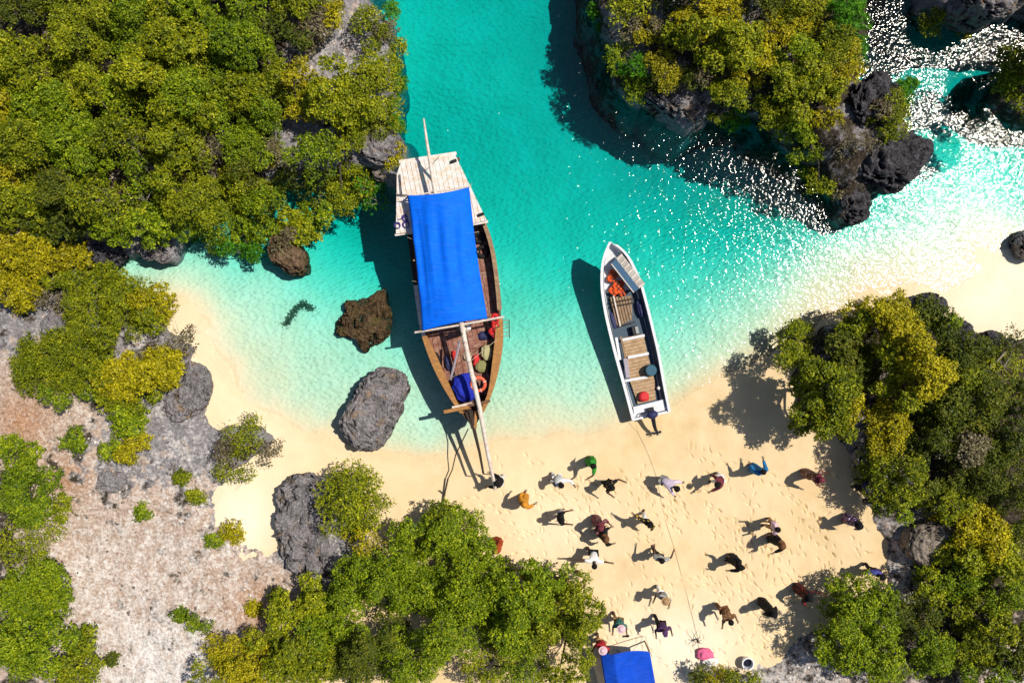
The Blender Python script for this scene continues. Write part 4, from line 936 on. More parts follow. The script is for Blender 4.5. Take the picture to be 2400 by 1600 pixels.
def vest(c, mat, label, group, rz, s=1.0):
    v = empty('life_jacket', c, rz); M = Matrix.Rotation(rz, 3, 'Z'); c = Vector(c)
    for sx in (-1, 1):
        MB().ell(c+M @ Vector((.09*sx*s, 0, .05)), (.085*s, .22*s, .055), 10, 6, M).build('panel', MATS[mat], v, True)
    MB().ell(c+M @ Vector((0, .18*s, .05)), (.15*s, .08*s, .06), 10, 6, M).build('collar', MATS[mat], v, True)
    MB().box(c+M @ Vector((0, -.05*s, .108)), (.3*s, .035, .012), M).build('strap', MATS['black_plastic'], v)
    tag(v, label, 'life jacket', group)
for k, (x, y) in enumerate(((1160,748),(1163,765),(1158,780))): vest(P(x, y, 1.5-.05*k), 'red_vest', ('topmost red life jacket hanging by the awning corner', 'middle red life jacket hanging by the awning corner', 'lowest red life jacket hanging by the awning corner')[k], 'red life jackets on the wooden boat', .4*k, .9)
soft('sack', P(1142,826,1.0), (.20, .26, .16), 'sack', 'pale yellow-white sack on the fore deck by the right rail', 'sack', 5, .25)
soft('sack', P(1128,858,1.0), (.20, .20, .13), 'olive_sack', 'olive sack between red cloth and blue bundle', 'sack', 6, .25)
soft('cloth', P(1116,845,1.0), (.11, .20, .09), 'red_bag', 'red cloth on the fore deck beside the yard', 'cloth', 7, .3)
soft('cloth', P(1097,768,1.6), (.10, .09, .09), 'white_cloth', 'small white bundle tied at the front of the awning', 'cloth', 8, .25)
soft('cloth', P(1050,850,1.0), (.09, .26, .07), 'navy', 'dark navy cloth on the left of the fore deck', 'cloth', 9, .3, rz=.2)
soft('cloth', P(1024,838,1.0), (.10, .20, .10), 'rubber', 'black bundle against the left rail of the fore deck', 'cloth', 31, .3, rz=.5)
soft('cloth', P(1152,862,1.0), (.09, .22, .12), 'rubber', 'black bundle against the right rail behind the pale sack', 'cloth', 32, .3, rz=-.2)
soft('cloth', P(1136,786,1.0), (.22, .14, .09), 'navy', 'dark heap in the shade below the awning corner', 'cloth', 33, .3)
soft('cloth', P(1066,836,1.0), (.07, .22, .07), 'red_vest', 'narrow red cloth left of the yard on the fore deck', 'cloth', 34, .3, rz=.25)
tag(MB().torus(P(1095,835,1.0), .16, .025, None, 20, 6).torus(P(1096,835,1.05), .13, .025, None, 20, 6).torus(P(1094,836,1.09), .10, .025, None, 18, 6).build('rope_coil', MATS['rope'], None, True), 'pale rope coil on the fore deck under the yard', 'rope')
rp = MB()
for k, (x, y, r_) in enumerate(((948,510,.10),(951,526,.12),(931,528,.11))):
    rp.torus(P(x, y, 2.08+.01*k), r_, .018, None, 20, 6); rp.torus(P(x+1, y+1, 2.105+.01*k), r_*.85, .018, None, 20, 6)
rp.tube([P(932,515,2.08), P(945,512,2.08), P(950,505,2.08)], .018, 6)
tag(rp.build('rope_coil', MATS['rope_purple'], None, True), 'purple rope coils on the left wing of the stern deck', 'rope')
# anchor and its line on the sand
an = empty('anchor', P(1037,1181,.2)); z = gz(*P(1037,1181,.2)[:2])+.05
MB().tube([P(1050,1120,z+.05), P(1037,1180,z)], .035, 7).build('shank', MATS['iron'], an)
MB().tube([P(1014,1181,z+.08), P(1025,1178,z), P(1037,1181,z), P(1046,1184,z), P(1056,1187,z+.1)], [.012, .03, .035, .03, .012], 7).build('arms', MATS['iron'], an)
MB().tube([P(1030,1148,z), P(1044,1160,z+.03)], .02, 6).build('stock', MATS['iron'], an)
tag(an, 'rusty iron anchor dug into the sand below the bow', 'anchor')
tag(MB().tube([P(1097,1005,1.7), P(1085,1030,1.2), P(1068,1065,.7), P(1060,1100,.42), P(1050,1122,z+.06)], .022, 6).build('anchor_rope', MATS['dark_rope']), 'dark slack rope from the bow to the anchor', 'rope')

# ------------------------------------------------------------------ the motor boat
mbt = empty('motor_boat', P(1490, 780, 0)); tag(mbt, 'narrow white open motor boat with wooden floor and one outboard', 'boat')
ML = [(1430,567,.98),(1416,595,.9),(1410,630,.84),(1410,680,.78),(1420,740,.72),(1432,790,.70),(1442,830,.68),(1463,905,.66),(1479,965,.66),(1484,984,.66)]
MR = [(1431,567,.98),(1452,578,.92),(1474,602,.88),(1502,662,.80),(1522,738,.74),(1532,780,.71),(1543,825,.69),(1556,900,.67),(1566,950,.67),(1569,964,.67)]
mA, mB, _ = hull(ML, MR, [.55, .1, -.1, -.2, -.22, -.22, -.2, -.15, -.1, -.08], mbt, 'white_paint', 33, (.95, .82, .5), .05)
mM = (mA+mB)/2; MA = math.atan2(mM[-1][1]-mM[4][1], mM[-1][0]-mM[4][0])
strip(mA, mM, .06, .07, 0, 33, .04, .004, 'white_paint', 'gunwale', mbt); strip(mB, mM, .05, .05, 1, 33, .04, .005, 'white_paint', 'gunwale', mbt)
# inner lining, dark
rings = []
for i in range(3, 32):
    m = mM[i]; hl = mA[i]-m; w = np.linalg.norm(hl); k = max(.05, (w-.085)/w); z0 = .26
    r = [m+hl*k, m+hl*k*.9, m-hl*k*.9, m-hl*k]; r[0][2] = mA[i][2]-.05; r[1][2] = z0; r[2][2] = z0; r[3][2] = mB[i][2]-.05; rings.append([tuple(q) for q in r])
MB().loft(rings, closed=False, caps=False).build('lining', MATS['boat_inside'], mbt)
def mbx(a, b): return P(1340+a/3.073, 540+b/3.073, .5)
R3 = Matrix.Rotation(MA, 3, 'Z')
fl = [(365,775),(520,745),(550,890),(600,1075),(610,1220),(480,1250),(425,1090),(395,920)]
planks([tuple(mbx(a, b)[:2]) for a, b in fl], MA+math.pi/2, .13, .014, .34, .37, mbt, 'deck_tan', 'floor_plank')
for a, b in (((365,790),(525,755)),((405,915),(555,885)),((370,1085),(545,1055))): MB().beam(mbx(*a)+Vector((0, 0, -.02)), mbx(*b)+Vector((0, 0, -.02)), .10, .05).build('thwart', MATS['white_paint'], mbt, bevel=.008)
MB().beam(mbx(350,760), mbx(400,990), .05, .12).build('side_board', MATS['tan_wood'], mbt)
MB().beam(mbx(385,920)+Vector((0, 0, .06)), mbx(405,1060)+Vector((0, 0, .06)), .15, .04).build('side_bench', MATS['lilac'], mbt)
MB().beam(mbx(318,770)+Vector((0, 0, .12)), mbx(345,930)+Vector((0, 0, .12)), .10, .03).build('side_bench', MATS['white_paint'], mbt)
planks([tuple(mbx(a, b)[:2]) for a, b in ((275,480),(430,470),(440,640),(330,690))], MA, .11, .03, .40, .44, mbt, 'tan_wood', 'floor_slat')
for k, (a, b) in enumerate((((278,520),(445,490)),((285,550),(450,520)),((335,690),(455,660)))): MB().beam(mbx(*a)+Vector((0, 0, -.03+.004*k)), mbx(*b)+Vector((0, 0, -.03+.004*k)), .06, .05).build('slat_bearer', MATS['dark_wood'], mbt)
MB().beam(mbx(300,470)+Vector((0, 0, 0)), mbx(350,690), .05, .05).build('slat_bearer', MATS['white_spar'], mbt)
# transom deck and outboard
MB().prism([tuple(mbx(a, b)[:2]) for a, b in ((440,1270),(660,1215),(680,1290),(450,1345))], .50, .55).build('aft_deck', MATS['white_paint'], mbt, bevel=.01)
MB().beam(mbx(432,1362), mbx(700,1300), .09, .3).build('transom', MATS['white_paint'], mbt, bevel=.015)
ob = MB(); c0 = mbx(570,1320)+Vector((0, 0, .35)); ob.ell(c0, (.16, .22, .17), 14, 8, R3); eng = ob.build('outboard', MATS['navy'], mbt, True)
MB().box(c0+R3 @ Vector((-.12, 0, -.16)), (.30, .26, .10), R3).build('clamp', MATS['black_plastic'], eng, bevel=.02)
MB().tube([c0+R3 @ Vector((.1, 0, -.05)), mbx(590,1400)+Vector((0, 0, .15)), mbx(605,1440)+Vector((0, 0, .02))], [.09, .075, .06], 8).build('leg', MATS['black_plastic'], eng, True)
MB().ell(mbx(615,1450)+Vector((0, 0, .0)), (.14, .045, .045), 10, 6, R3).build('gearcase', MATS['black_plastic'], eng, True)
MB().beam(mbx(588,1462)+Vector((0, 0, .0)), mbx(645,1448)+Vector((0, 0, .0)), .10, .012).build('cavitation_plate', MATS['black_plastic'], eng)
pr = MB()
for k in range(3):
    a = k*2.094; d = R3 @ Vector((0, math.cos(a), math.sin(a))); q = mbx(622,1472)
    pr.beam(q, q+d*.10, .05, .012, R3 @ Vector((1, .4, 0)))
pr.build('propeller', MATS['grey_metal'], eng)
MB().tube([c0+R3 @ Vector((-.15, .02, 0)), mbx(500,1310)+Vector((0, 0, .3)), mbx(480,1330)+Vector((0, 0, .25))], .022, 6).build('tiller', MATS['black_plastic'], eng)
# loads in the motor boat
fa = empty('folded_awning', mbx(395,310)); q4 = [mbx(*x)+Vector((0, 0, .42)) for x in ((345,172),(515,392),(435,452),(275,247))]
MB().prism([tuple(q4[0].lerp(q4[3], .52)[:2]), tuple(q4[1].lerp(q4[2], .52)[:2]), tuple(q4[2][:2]), tuple(q4[3][:2])], .86, .92).build('blue_panel', MATS['stripe_blue'], fa)
for k in range(7):
    u = k/6.5; a = q4[0].lerp(q4[1], u+.04); b = q4[3].lerp(q4[2], u+.04); m = a.lerp(b, .5); MB().beam(a, m, .055, .05).build('slat', MATS['white_spar'], fa)
MB().beam(q4[0].lerp(q4[3], .25)-Vector((0, 0, .05)), q4[1].lerp(q4[2], .25)-Vector((0, 0, .05)), .30, .03).build('backing', MATS['grey_cloth'], fa)
MB().beam(q4[3], q4[2], .035, .06).build('edge_bar', MATS['white_spar'], fa)
tag(fa, 'folded blue and white slatted awning lying across the bow of the motor boat', 'awning')
r = random.Random(4)
names = ['against the left gunwale at the front of the pile', 'at the tip of the pile', 'on top of the pile', 'at the back left of the pile', 'at the back right of the pile', 'in the middle of the pile', 'beside the folded awning']
for k, (a, b) in enumerate(((290,350),(300,318),(325,390),(300,440),(360,445),(330,425),(345,395))):
    vest(mbx(a, b)+Vector((0, 0, -.05+.03*(k % 3))), 'orange_vest', 'orange life jacket '+names[k], 'orange life jackets piled in the motor boat', r.uniform(0, 6), .8)
dr = empty('teal_drum', mbx(565,1005)); cz = mbx(565,1005)
MB().tube([(cz.x, cz.y, .38), (cz.x, cz.y, .42), (cz.x, cz.y, .74), (cz.x, cz.y, .80)], [.20, .22, .22, .20], 18).build('drum_body', MATS['teal_drum'], dr, True)
for zz in (.5, .66): MB().torus((cz.x, cz.y, zz), .222, .012, None, 20, 6).build('hoop', MATS['teal_drum'], dr)
for k in range(4): MB().beam((cz.x-.15, cz.y-.1+.065*k, .805), (cz.x+.15, cz.y-.1+.065*k, .805), .025, .012).build('lid_rib', MATS['stripe_blue'], dr)
tag(dr, 'dark teal drum by the right side of the motor boat', 'drum')
soft('red_bag', mbx(520,1195)+Vector((0, 0, -.12)), (.18, .17, .13), 'red_bag', 'bright red bag in front of the outboard', 'bag', 12, .2)
soft('cloth', mbx(296,650)+Vector((0, 0, .1)), (.08, .30, .06), 'navy', 'dark blue cloth hung over the left gunwale of the motor boat', 'cloth', 13, .2, rz=.28)
soft('fuel_can', mbx(625,1135)+Vector((0, 0, -.1)), (.06, .07, .09), 'white_cloth', 'small white fuel can by the right rear of the motor boat', 'can', 14, .05)
ck = empty('cool_box', mbx(455,720)); cb = mbx(455,720)
MB().box((cb.x, cb.y, .45), (.36, .22, .2), R3).build('box', MATS['black_plastic'], ck, bevel=.015); MB().box(Vector((cb.x, cb.y, .57))+R3 @ Vector((0, .07, 0)), (.28, .12, .04), R3).build('lid', MATS['grey_metal'], ck, bevel=.01)
tag(ck, 'dark box with grey lid before the first white thwart', 'box')
soft('cloth', mbx(500,560)+Vector((0, 0, -.15)), (.12, .30, .10), 'navy', 'dark cloth along the right inside of the motor boat', 'cloth', 15, .3, rz=.25)
def on_ground(pts, r_, n=5, lift=.01):
    o = []
    for (x, y) in pts:
        q = P(x, y, .3); o.append((q[0], q[1], gz(q[0], q[1])+r_+lift))
    return o
tag(MB().tube([mbx(455,1350)] + on_ground([(1497,1015),(1512,1045),(1528,1085),(1540,1120),(1548,1170),(1560,1225),(1576,1275),(1590,1330),(1604,1385),(1618,1440),(1632,1496)], .0055), .0055, 5).build('mooring_rope', MATS['rope']), 'thin mooring rope running up the sand from the motor boat', 'rope')

# ------------------------------------------------------------------ things on the beach
st = empty('twig_stake', P(1633,1498,.9)); sb = P(1633,1498,.9); sb.z = gz(sb.x, sb.y)
MB().tube([(sb.x, sb.y, sb.z-.1), (sb.x+.02, sb.y, sb.z+.35)], .03, 6).build('stake', MATS['dark_wood'], st)
for k in range(7):
    a = k*.9+.3; e = Vector((math.cos(a), math.sin(a), .1))*(.25+.12*(k % 3)); MB().tube([(sb.x, sb.y, sb.z+.2), Vector((sb.x, sb.y, sb.z+.28))+e*.5, Vector((sb.x, sb.y, sb.z+.06))+e], [.012, .009, .004], 4).build('twig', MATS['dark_wood'], st)
tag(st, 'dry twig stake with spread branches where the mooring rope ends', 'stake')
tb = empty('tub', P(1753,1554,1.2)); tc = P(1753,1554,1.2); tz = gz(tc.x, tc.y)
def ringm(c, prof, n=28):
    return MB().loft([[(c.x+r_*math.cos(2*math.pi*k/n), c.y+r_*math.sin(2*math.pi*k/n), z_) for k in range(n)] for r_, z_ in prof], True, False)
ringm(tc, [(.17, tz), (.21, tz+.30), (.235, tz+.31), (.235, tz+.335), (.185, tz+.335), (.175, tz+.25), (.15, tz+.05)]).build('wall', MATS['white_paint'], tb, True)
MB().tube([(tc.x, tc.y, tz+.16), (tc.x, tc.y, tz+.17)], .17, 24).build('contents', MATS['tub_dark'], tb)
tag(tb, 'round white-rimmed tub with dark contents at the bottom of the sand', 'tub')
q = P(1652,1532,.95); soft('pink_cloth', (q.x, q.y, gz(q.x, q.y)), (.26, .2, .14), 'pink_cloth', 'pink cloth heaped at the bottom of the sand', 'cloth', 21, .3)
q = P(1664,1548,.95); soft('white_cloth', (q.x, q.y, gz(q.x, q.y)), (.27, .13, .12), 'white_cloth', 'white cloth heaped below the pink one', 'cloth', 22, .3, rz=.1)
q = P(1355,1340,.6); bz = gz(q.x, q.y); tag(MB().ell((q.x, q.y, bz+.11), (.115, .115, .115), 16, 10).build('ball', MATS['ball_brown'], None, True), 'brown ball lying in front of the person with spread arms', 'ball')
for k, (x, y, a) in enumerate(((1464,1476,.6), (1467,1489,.1))):
    q = P(x, y, .8); z_ = gz(q.x, q.y); s = empty('sandal', (q.x, q.y, z_)); M = Matrix.Rotation(a, 3, 'Z')
    MB().prism([(q.x+(M @ Vector(v))[0], q.y+(M @ Vector(v))[1]) for v in ((-.13,-.035,0),(-.13,.035,0),(-.04,.03,0),(.08,.05,0),(.13,.02,0),(.13,-.02,0),(.08,-.05,0),(-.04,-.03,0))], z_+.005, z_+.03).build('sole', MATS['dark_wood'], s)
    MB().tube([Vector((q.x, q.y, z_+.03))+M @ Vector((.02,-.045,0)), Vector((q.x, q.y, z_+.07))+M @ Vector((.05,0,0)), Vector((q.x, q.y, z_+.03))+M @ Vector((.02,.045,0))], .01, 5).build('strap', MATS['rubber'], s)
    tag(s, ('dark sandal lying nearer the teal shirt', 'dark sandal lying nearer the tent')[k], 'sandal', 'pair of sandals on the sand')
# tent
tn = empty('tent', P(1465,1600,.9)); tag(tn, 'blue tarpaulin shelter at the bottom edge of the beach', 'tent')
def tentroof():
    nu, nv = 33, 33; V = []
    TLp, TRp, BRp, BLp = P(1408,1534,2.5), P(1529,1540,2.5), P(1560,1720,2.5), P(1440,1730,2.5)
    for j in range(nv):
        v = j/(nv-1)
        for i in range(nu):
            u = i/(nu-1); p = TLp.lerp(TRp, u).lerp(BLp.lerp(BRp, u), v)
            p.y += .10*math.sin(math.pi*u)*(1-v)**4*(1 if u > .22 else .3)
            z = 2.5 - .30*abs(u-.26)/.26 if u < .26 else 2.5 - .55*((u-.26)/.74)**1.3 - .30*math.sin(math.pi*(u-.26)/.74)*math.sin(math.pi*min(1, v*1.4+.1))
            z += .05*math.sin(u*17+v*3)*v + .04*math.sin(v*9+u*5)
            V.append((p[0], p[1], z))
    return np_mesh('roof', V, [(j*nu+i, j*nu+i+1, (j+1)*nu+i+1, (j+1)*nu+i) for j in range(nv-1) for i in range(nu-1)], True)
ro = link('roof', tentroof(), MATS['tent_blue'], tn); md = ro.modifiers.new('thick', 'SOLIDIFY'); md.thickness = .01
def flap():
    V = []; nu, nv = 12, 20
    for j in range(nv):
        v = j/(nv-1)
        for i in range(nu):
            u = i/(nu-1); a = P(1410+v*33,1532+v*196,2.18); b = P(1388+v*33,1540+v*196,1.2); p = a.lerp(b, u); p.x += .03*math.sin(v*14+u*4); V.append(tuple(p))
    return np_mesh('side_flap', V, [(j*nu+i, j*nu+i+1, (j+1)*nu+i+1, (j+1)*nu+i) for j in range(nv-1) for i in range(nu-1)], True)
fo = link('side_flap', flap(), MATS['grey_cloth'], tn); md = fo.modifiers.new('thick', 'SOLIDIFY'); md.thickness = .01
for x, y in ((1409,1530),(1528,1540),(1438,1725),(1557,1718)):
    a = P(x, y, 2.5); MB().tube([(a.x, a.y, gz(a.x, a.y)-.1), (a.x, a.y, 2.15 if x < 1500 else 1.95)], .03, 6).build('pole', MATS['tan_wood'], tn)
for pts in (((1432,1528,2.4),(1434,1512,.9)),((1434,1512,.9),(1472,1500,.88),(1510,1490,.88)),((1512,1490,.88),(1520,1515,1.4),(1528,1538,1.95))):
    MB().tube([P(*x) for x in pts], .008, 4).build('guy_rope', MATS['rope'], tn)
# ------------------------------------------------------------------ people on the beach
def cloth_mat(name, col, pat=None):
    if name in MATS: return MATS[name]
    t = NT(name); n = t.noise(t.coord(), 7, 4)
    c = t.ramp(n, [(.3, [x*.8 for x in col]), (.7, [min(1, x*1.15) for x in col])])
    if pat:
        v = t.voro(t.coord(), 14); c = t.mix(t.ramp(v, [(.28, 1.0), (.36, 0.0)]), c, pat)
    return t.done(c, .85, t.bump(t.noise(t.mapping(t.coord(), (1, 1, .4)), 12, 3), .5, .02), spec=.15)
for i, c in enumerate(((.10, .05, .03), (.16, .085, .05), (.055, .028, .018))): cloth_mat('skin%d' % i, c)
cloth_mat('hair', (.010, .009, .009)); cloth_mat('eye_white', (.75, .73, .70))

PAL = dict(black=(.012, .012, .014), white=(.78, .77, .78), lilac=(.62, .52, .66), orange=(.62, .26, .03), green=(.03, .26, .03), brown=(.16, .075, .035), grey=(.26, .26, .24), maroon=(.16, .035, .05), blue=(.02, .17, .42), teal=(.05, .18, .16),
           purple=(.085, .04, .12), red=(.45, .03, .04), brick=(.36, .06, .02), yellow=(.65, .42, .05), tan=(.40, .25, .13), pink=(.72, .50, .56), navy=(.02, .025, .08), violet=(.10, .07, .35), olive=(.10, .09, .03))
def pm(n):
    if '/' in n:
        a, b = n.split('/'); return cloth_mat('cloth_'+a+'_'+b, PAL[a], PAL[b])
    return cloth_mat('cloth_'+n, PAL[n])

def skin_obj(name, nodes, edges, mat, parent, roots, sub=1):
    me = bpy.data.meshes.new(name); bm = bmesh.new(); sl = bm.verts.layers.skin.verify(); vs_ = []
    for (p, r) in nodes:
        v = bm.verts.new(p); v[sl].radius = (r, r) if not isinstance(r, tuple) else r; vs_.append(v)
    for r in roots: vs_[r][sl].use_root = True
    for a, b in edges: bm.edges.new((vs_[a], vs_[b]))
    bm.to_mesh(me); bm.free()
    o = link(name, me, mat, parent, world=False)
    m = o.modifiers.new('skin', 'SKIN'); m.use_smooth_shade = True
    s = o.modifiers.new('smooth', 'SUBSURF'); s.levels = sub; s.render_levels = sub
    return o

ARMS = dict(down=(75, -78, 12), out=(75, -60, 85), spread=(95, -8, 12), fwd=(25, -50, 55), fwdlow=(25, -45, 20), up=(60, -8, 80), high=(30, 65, 20), hips=(105, -50, 85), back=(150, -55, 10), reach=(5, 10, 5), bent=(40, -60, 80))
def dirv(az, el): az, el = math.radians(az), math.radians(el); return Vector((math.cos(el)*math.cos(az), math.cos(el)*math.sin(az), math.sin(el)))

def person(px, py, face, label, top, bottom, hair='short', lean=8, armL='down', armR='down', step=.12, spread=.11, skin=0, h=1.5, sleeve='short', headcol=None, knee=0.0):
    g = P(px, py, 1.15); z = gz(g.x, g.y); root = empty('person', (g.x, g.y, z), math.radians(face)); k = h/1.68; root.scale = (k*1.1, k*1.1, k)
    th = math.radians(lean); t = Vector((math.sin(th), 0, math.cos(th))); y = Vector((0, 1, 0))
    drop = knee*.2
    pel = Vector((-.25*math.sin(th)*.6, 0, .90-drop)); sp = pel+t*.20; ch = pel+t*.38; nb = pel+t*.52; hd = (t+Vector((.10, 0, .35))).normalized()
    nk = nb+hd*.06; h1 = nk+hd*.07+Vector((.015, 0, 0)); h2 = nk+hd*.15; h3 = nk+hd*.22
    N = [(pel, .125), (sp, .115), (ch, .125), (nb, .07), (nk, .055), (h1, .08), (h2, .10), (h3, .068)]; E = [(i, i+1) for i in range(7)]
    roots = [0]; legs = []; arms = []
    for s in (1, -1):
        hip = pel+y*s*.09+Vector((0, 0, -.05)); an = Vector((step*s*.9, s*spread, .075)); kn = hip.lerp(an, .52)+Vector((.05+.14*knee, 0, 0)); toe = an+Vector((.15, s*.02, -.045))
        b = len(N); N += [(hip, .095), (kn, .062), (an+Vector((-.01, 0, .02)), .042), (toe, .034)]; E += [(0, b), (b, b+1), (b+1, b+2), (b+2, b+3)]; legs.append((hip, kn, an, toe))
        sh = ch+t*.09+y*s*.165; az, el, be = ARMS[armL if s > 0 else armR]
        d = dirv(s*az, el); e = sh+d*.255; ax = d.cross(Vector((0, 0, 1)) if abs(d.z) < .9 else Vector((1, 0, 0))).normalized()
        fwd = (Vector((1, 0, .15)) if abs(el) < 75 else Vector((1, 0, .1))); d2 = (d*math.cos(math.radians(be))+fwd*math.sin(math.radians(be))).normalized(); w = e+d2*.22; pm_ = w+d2*.065
        b = len(N); N += [(sh, .058), (e, .042), (w, .030), (pm_, (.036, .022))]; E += [(2, b), (b, b+1), (b+1, b+2), (b+2, b+3)]; arms.append((sh, e, w))
        # five fingers, each a short chain rooted in the palm
        side = d2.cross(Vector((0, 0, 1)));
        side = side.normalized() if side.length > .1 else Vector((0, 1, 0)); dn = side.cross(d2)
        for f, (o_, L_) in enumerate(((-.027, .058), (-.009, .070), (.009, .074), (.027, .066))):
            b = len(N); r0 = pm_+side*o_; N += [(r0, .0085), (r0+d2*L_*.6, .0075), (r0+d2*L_-dn*.018, .006)]; E += [(b, b+1), (b+1, b+2)]; roots.append(b)
        b = len(N); r0 = w+d2*.03+side*s*-.03; N += [(r0, .010), (r0+(d2*.6-side*s*.7)*.04, .009), (r0+(d2*.95-side*s*.4)*.065, .007)]; E += [(b, b+1), (b+1, b+2)]; roots.append(b)
    fw = Vector((math.cos(.35), 0, -.2)); up = hd; fdir = (Vector((1, 0, 0))-hd*hd.x).normalized()
    b = len(N); N += [(h2+fdir*.085-up*.005, .012), (h2+fdir*.108-up*.025, .013)]; E += [(b, b+1)]; roots.append(b)          # nose
    for s in (1, -1):
        b = len(N); N += [(h2+y*s*.085+up*.01, .012), (h2+y*s*.096-up*.02, .012)]; E += [(b, b+1)]; roots.append(b)             # ears
    b = len(N); N += [(h1+fdir*.072+y*.02-up*.005, .008), (h1+fdir*.074-y*.02-up*.005, .008)]; E += [(b, b+1)]; roots.append(b)  # mouth
    body = skin_obj('body', N, E, MATS['skin%d' % skin], root, roots)
    for s in (1, -1):
        MB().ell(h2+fdir*.083+y*s*.034+up*.012, (.012, .016, .010), 6, 4).build('eye', MATS['eye_white'], body, world=False)
    # garments
    M = pm(top); o = .042
    if sleeve != 'none' and bottom != 'robe' or bottom == 'robe':
        n = [(pel-t*.04, .125+o), (sp, .118+o), (ch, .128+o), (nb-t*.015, .075)]; e = [(0, 1), (1, 2), (2, 3)]
        for (sh, el_, w) in arms:
            b = len(n); end = el_ if sleeve == 'short' else w.lerp(el_, .1); n += [(sh, .092), (sh.lerp(el_, .85) if sleeve == 'short' else el_, .072)]; e += [(2, b), (b, b+1)]
            if sleeve == 'long': n.append((end, .056)); e.append((b+1, b+2))
        skin_obj('shirt' if bottom != 'robe' else 'robe_top', n, e, M, root, [0])
    if bottom == 'robe' or bottom.startswith('skirt'):
        Mb = M if bottom == 'robe' else pm(bottom.split(':')[1]); rings = []; nn = 18
        for i, (u, rx, ry) in enumerate(((0, .135, .15), (.12, .165, .18), (.4, .175, .185), (.75, .19, .19), (1, .205, .20))):
            c = pel+t*.10 if i == 0 else Vector((pel.x*(1-u), 0, (pel.z+.05)*(1-u)+.10*u))
            rings.append([c+Vector((rx*(1+.09*math.sin(k*2.1*2))*math.cos(2*math.pi*k/nn)+step*.25*u*math.cos(2*math.pi*k/nn), ry*(1+.08*math.cos(k*1.7*2))*math.sin(2*math.pi*k/nn), 0)) for k in range(nn)])
        MB().loft(rings, True, False).build('robe_skirt' if bottom == 'robe' else 'skirt', Mb, root, True, world=False)
    else:
        kind, cn = bottom.split(':'); n = [(pel+t*.05, .135)]; e = []
        for (hip, kn, an, toe) in legs:
            b = len(n); end = an+Vector((0, 0, .05)) if kind == 'trousers' else kn-Vector((0, 0, .02)); n += [(hip, .112), (kn, .082)]
            e += [(0, b), (b, b+1)]
            if kind == 'trousers': n.append((end, .066)); e.append((b+1, b+2))
        skin_obj('trousers' if kind == 'trousers' else 'shorts', n, e, pm(cn), root, [0])
    Rh = hd.to_track_quat('Z', 'Y').to_matrix() if abs(hd.z) < .999 else Matrix.Identity(3)
    if hair == 'short': MB().ell(h2+up*.030-fdir*.018, (.115, .112, .100), 12, 8).build('hair', MATS['hair'], root, True, world=False)
    elif hair == 'bun': MB().ell(h2+up*.03-fdir*.02, (.126, .124, .108), 12, 8).ell(h2-fdir*.12+up*.02, (.06, .065, .06), 8, 6).build('hair', MATS['hair'], root, True, world=False)
    elif hair == 'scarf':
        MB().ell(h2+up*.015-fdir*.022, (.125, .125, .13), 12, 8).ell(nb+up*.01-fdir*.02, (.15, .20, .11), 12, 8).build('headscarf', pm(headcol or top), root, True, world=False)
    elif hair in ('cap', 'hat'):
        cc = MB().ell(h2+up*.045-fdir*.008, (.118, .112, .095), 12, 8).build('cap_crown', pm(headcol), root, True, world=False)
        br = MB(); nn = 20; c = h2+up*.055
        if hair == 'hat': br.loft([[c+Vector((r_*math.cos(2*math.pi*k/nn), r_*math.sin(2*math.pi*k/nn), z_)) for k in range(nn)] for r_, z_ in ((.09, .012), (.165, -.008), (.165, -.016), (.09, 0))], True, False)
        else: br.loft([[c+fdir*.10+Vector((r_*.7*math.cos(2*math.pi*k/nn), r_*math.sin(2*math.pi*k/nn), z_)) for k in range(nn)] for r_, z_ in ((.02, .012), (.085, 0), (.085, -.008), (.02, -.004))], True, True)
        br.build('brim', pm(headcol), cc, True, world=False)
    tag(root, label, 'person', 'people on the beach'); return root

PX = person
PX(1172,1128, 170, 'person in black and white steadying the tip of the long spar', 'black', 'trousers:white', 'short', 12, 'fwd', 'fwd', .18, sleeve='long')
PX(1228,1174, 40, 'person in an orange robe below the spar tip', 'orange', 'robe', 'scarf', 2, 'out', 'out', .1, sleeve='long', headcol='orange')
PX(1309,1124, 300, 'person in white shirt running with one arm thrown back', 'white', 'trousers:white', 'short', 18, 'up', 'back', .26, sleeve='long', knee=.5)
PX(1389,1087, 200, 'person in bright green at the water side of the group', 'green', 'skirt:green', 'short', 2, 'up', 'down', .1, sleeve='short')
PX(1427,1135, 330, 'person in dark patterned clothes just below the one in green', 'black/tan', 'trousers:black', 'bun', 6, 'up', 'out', .16, sleeve='short')
PX(1560,1128, 330, 'person in lilac-grey clothes bending forward with black hair', 'lilac', 'trousers:grey', 'bun', 48, 'fwdlow', 'fwdlow', .1, sleeve='long')
PX(1313,1209, 0, 'person in black top holding both arms out to the right', 'black', 'trousers:white', 'short', 2, 'fwd', 'fwd', .08, sleeve='short')
PX(1402,1226, 310, 'person in grey-mauve wrap, upper one of a close pair', 'maroon/grey', 'robe', 'scarf', 4, 'hips', 'bent', .12, sleeve='long', headcol='maroon')
PX(1414,1253, 20, 'person in black with brown shawl, lower one of a close pair', 'black', 'robe', 'scarf', 4, 'bent', 'hips', .12, sleeve='long', headcol='brown')
PX(1515,1220, 60, 'person in black and white with a yellow sleeve', 'black/yellow', 'trousers:white', 'bun', 4, 'spread', 'back', .16, sleeve='long')
PX(1390,1297, 265, 'person in white shirt with arms spread wide over the ball', 'white', 'shorts:black', 'short', 30, 'spread', 'spread', .12, spread=.16, sleeve='short')
PX(1541,1300, 80, 'person in grey patterned shirt with both arms up front', 'grey/white', 'trousers:black', 'short', 2, 'fwd', 'up', .12, sleeve='short')
PX(1166,1277, 150, 'person in brick red half hidden by the bright beach crown', 'brick', 'robe', 'scarf', 2, 'down', 'down', .1, sleeve='long', headcol='brick')
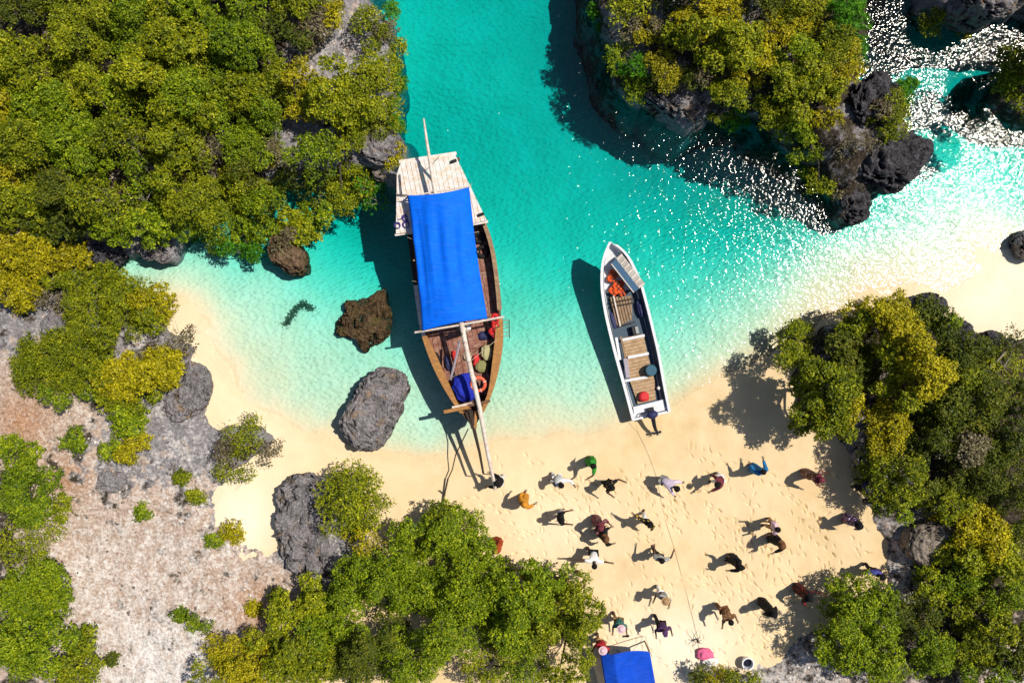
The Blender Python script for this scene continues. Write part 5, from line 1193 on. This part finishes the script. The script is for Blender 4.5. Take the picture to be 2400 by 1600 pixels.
PX(1243,1352, 80, 'person in orange sleeves and yellow top at the tree edge', 'orange/yellow', 'trousers:black', 'short', 4, 'up', 'up', .1, sleeve='long')
PX(1331,1368, 60, 'person in brown partly under the thinning crown', 'brown', 'trousers:tan', 'short', 2, 'up', 'up', .1, sleeve='short')
PX(1549,1386, 250, 'person in grey and white with a tan hat', 'grey/white', 'trousers:white', 'hat', 2, 'out', 'out', .12, sleeve='short', headcol='tan', skin=1)
PX(1447,1446, 270, 'person in teal shirt and pinkish hat left of the purple cap', 'teal', 'shorts:tan', 'hat', 4, 'bent', 'bent', .14, sleeve='short', headcol='pink', skin=1)
PX(1546,1455, 280, 'person in purple shirt with white stripe and purple cap', 'purple', 'trousers:black', 'cap', 6, 'out', 'out', .2, sleeve='short', headcol='purple')
PX(1406,1494, 250, 'person in red shirt and pale hat beside the tent', 'red', 'shorts:tan', 'hat', 2, 'out', 'bent', .1, sleeve='short', headcol='pink', skin=1)
PX(1687,1124, 200, 'person in maroon top and white trousers leaning over', 'maroon', 'trousers:white', 'bun', 28, 'fwd', 'down', .2, sleeve='long')
PX(1778,1103, 110, 'person in bright blue dress near the edge of the tree shadow', 'blue', 'skirt:blue', 'short', 8, 'fwd', 'fwd', .08, sleeve='long')
PX(1902,1114, 340, 'person in brown and pink where shade meets sand', 'brown/pink', 'robe', 'scarf', 12, 'out', 'fwd', .14, sleeve='long', headcol='maroon')
PX(2018,1135, 200, 'person with blue cap deep in the shade by the rock', 'navy', 'trousers:black', 'cap', 2, 'down', 'down', .1, headcol='violet')
PX(1808,1228, 190, 'person in pale pink shirt, upper of the two holding arms left', 'pink', 'trousers:tan', 'short', 4, 'fwd', 'fwd', .12, sleeve='short')
PX(1818,1265, 200, 'person with brown hair cloth and black dress, lower of the two', 'black', 'robe', 'scarf', 4, 'bent', 'down', .1, sleeve='long', headcol='brown')
PX(1722,1314, 175, 'person in plain black with arms stretched left, alone on the sand', 'black', 'robe', 'bun', 2, 'bent', 'fwd', .14, sleeve='long')
PX(1992,1218, 210, 'person in purple checks at the border of the tree shade', 'purple/lilac', 'robe', 'scarf', 4, 'down', 'out', .1, sleeve='long', headcol='black')
PX(2040,1332, 250, 'person in blue and violet beside the fresh round crown', 'violet/blue', 'trousers:black', 'bun', 4, 'down', 'hips', .12, sleeve='long')
PX(1692,1424, 290, 'person in brown leopard pattern bending down', 'brown/tan', 'trousers:brown', 'short', 24, 'out', 'fwdlow', .16, sleeve='short', skin=1)
PX(1793,1417, 300, 'person in solid black robe in the dappled shade', 'black', 'robe', 'scarf', 2, 'down', 'down', .1, sleeve='long', headcol='black')
PX(1878,1384, 320, 'person in black robe with a red arm by the dappled shade', 'black/red', 'robe', 'scarf', 2, 'up', 'out', .12, sleeve='long', headcol='black')
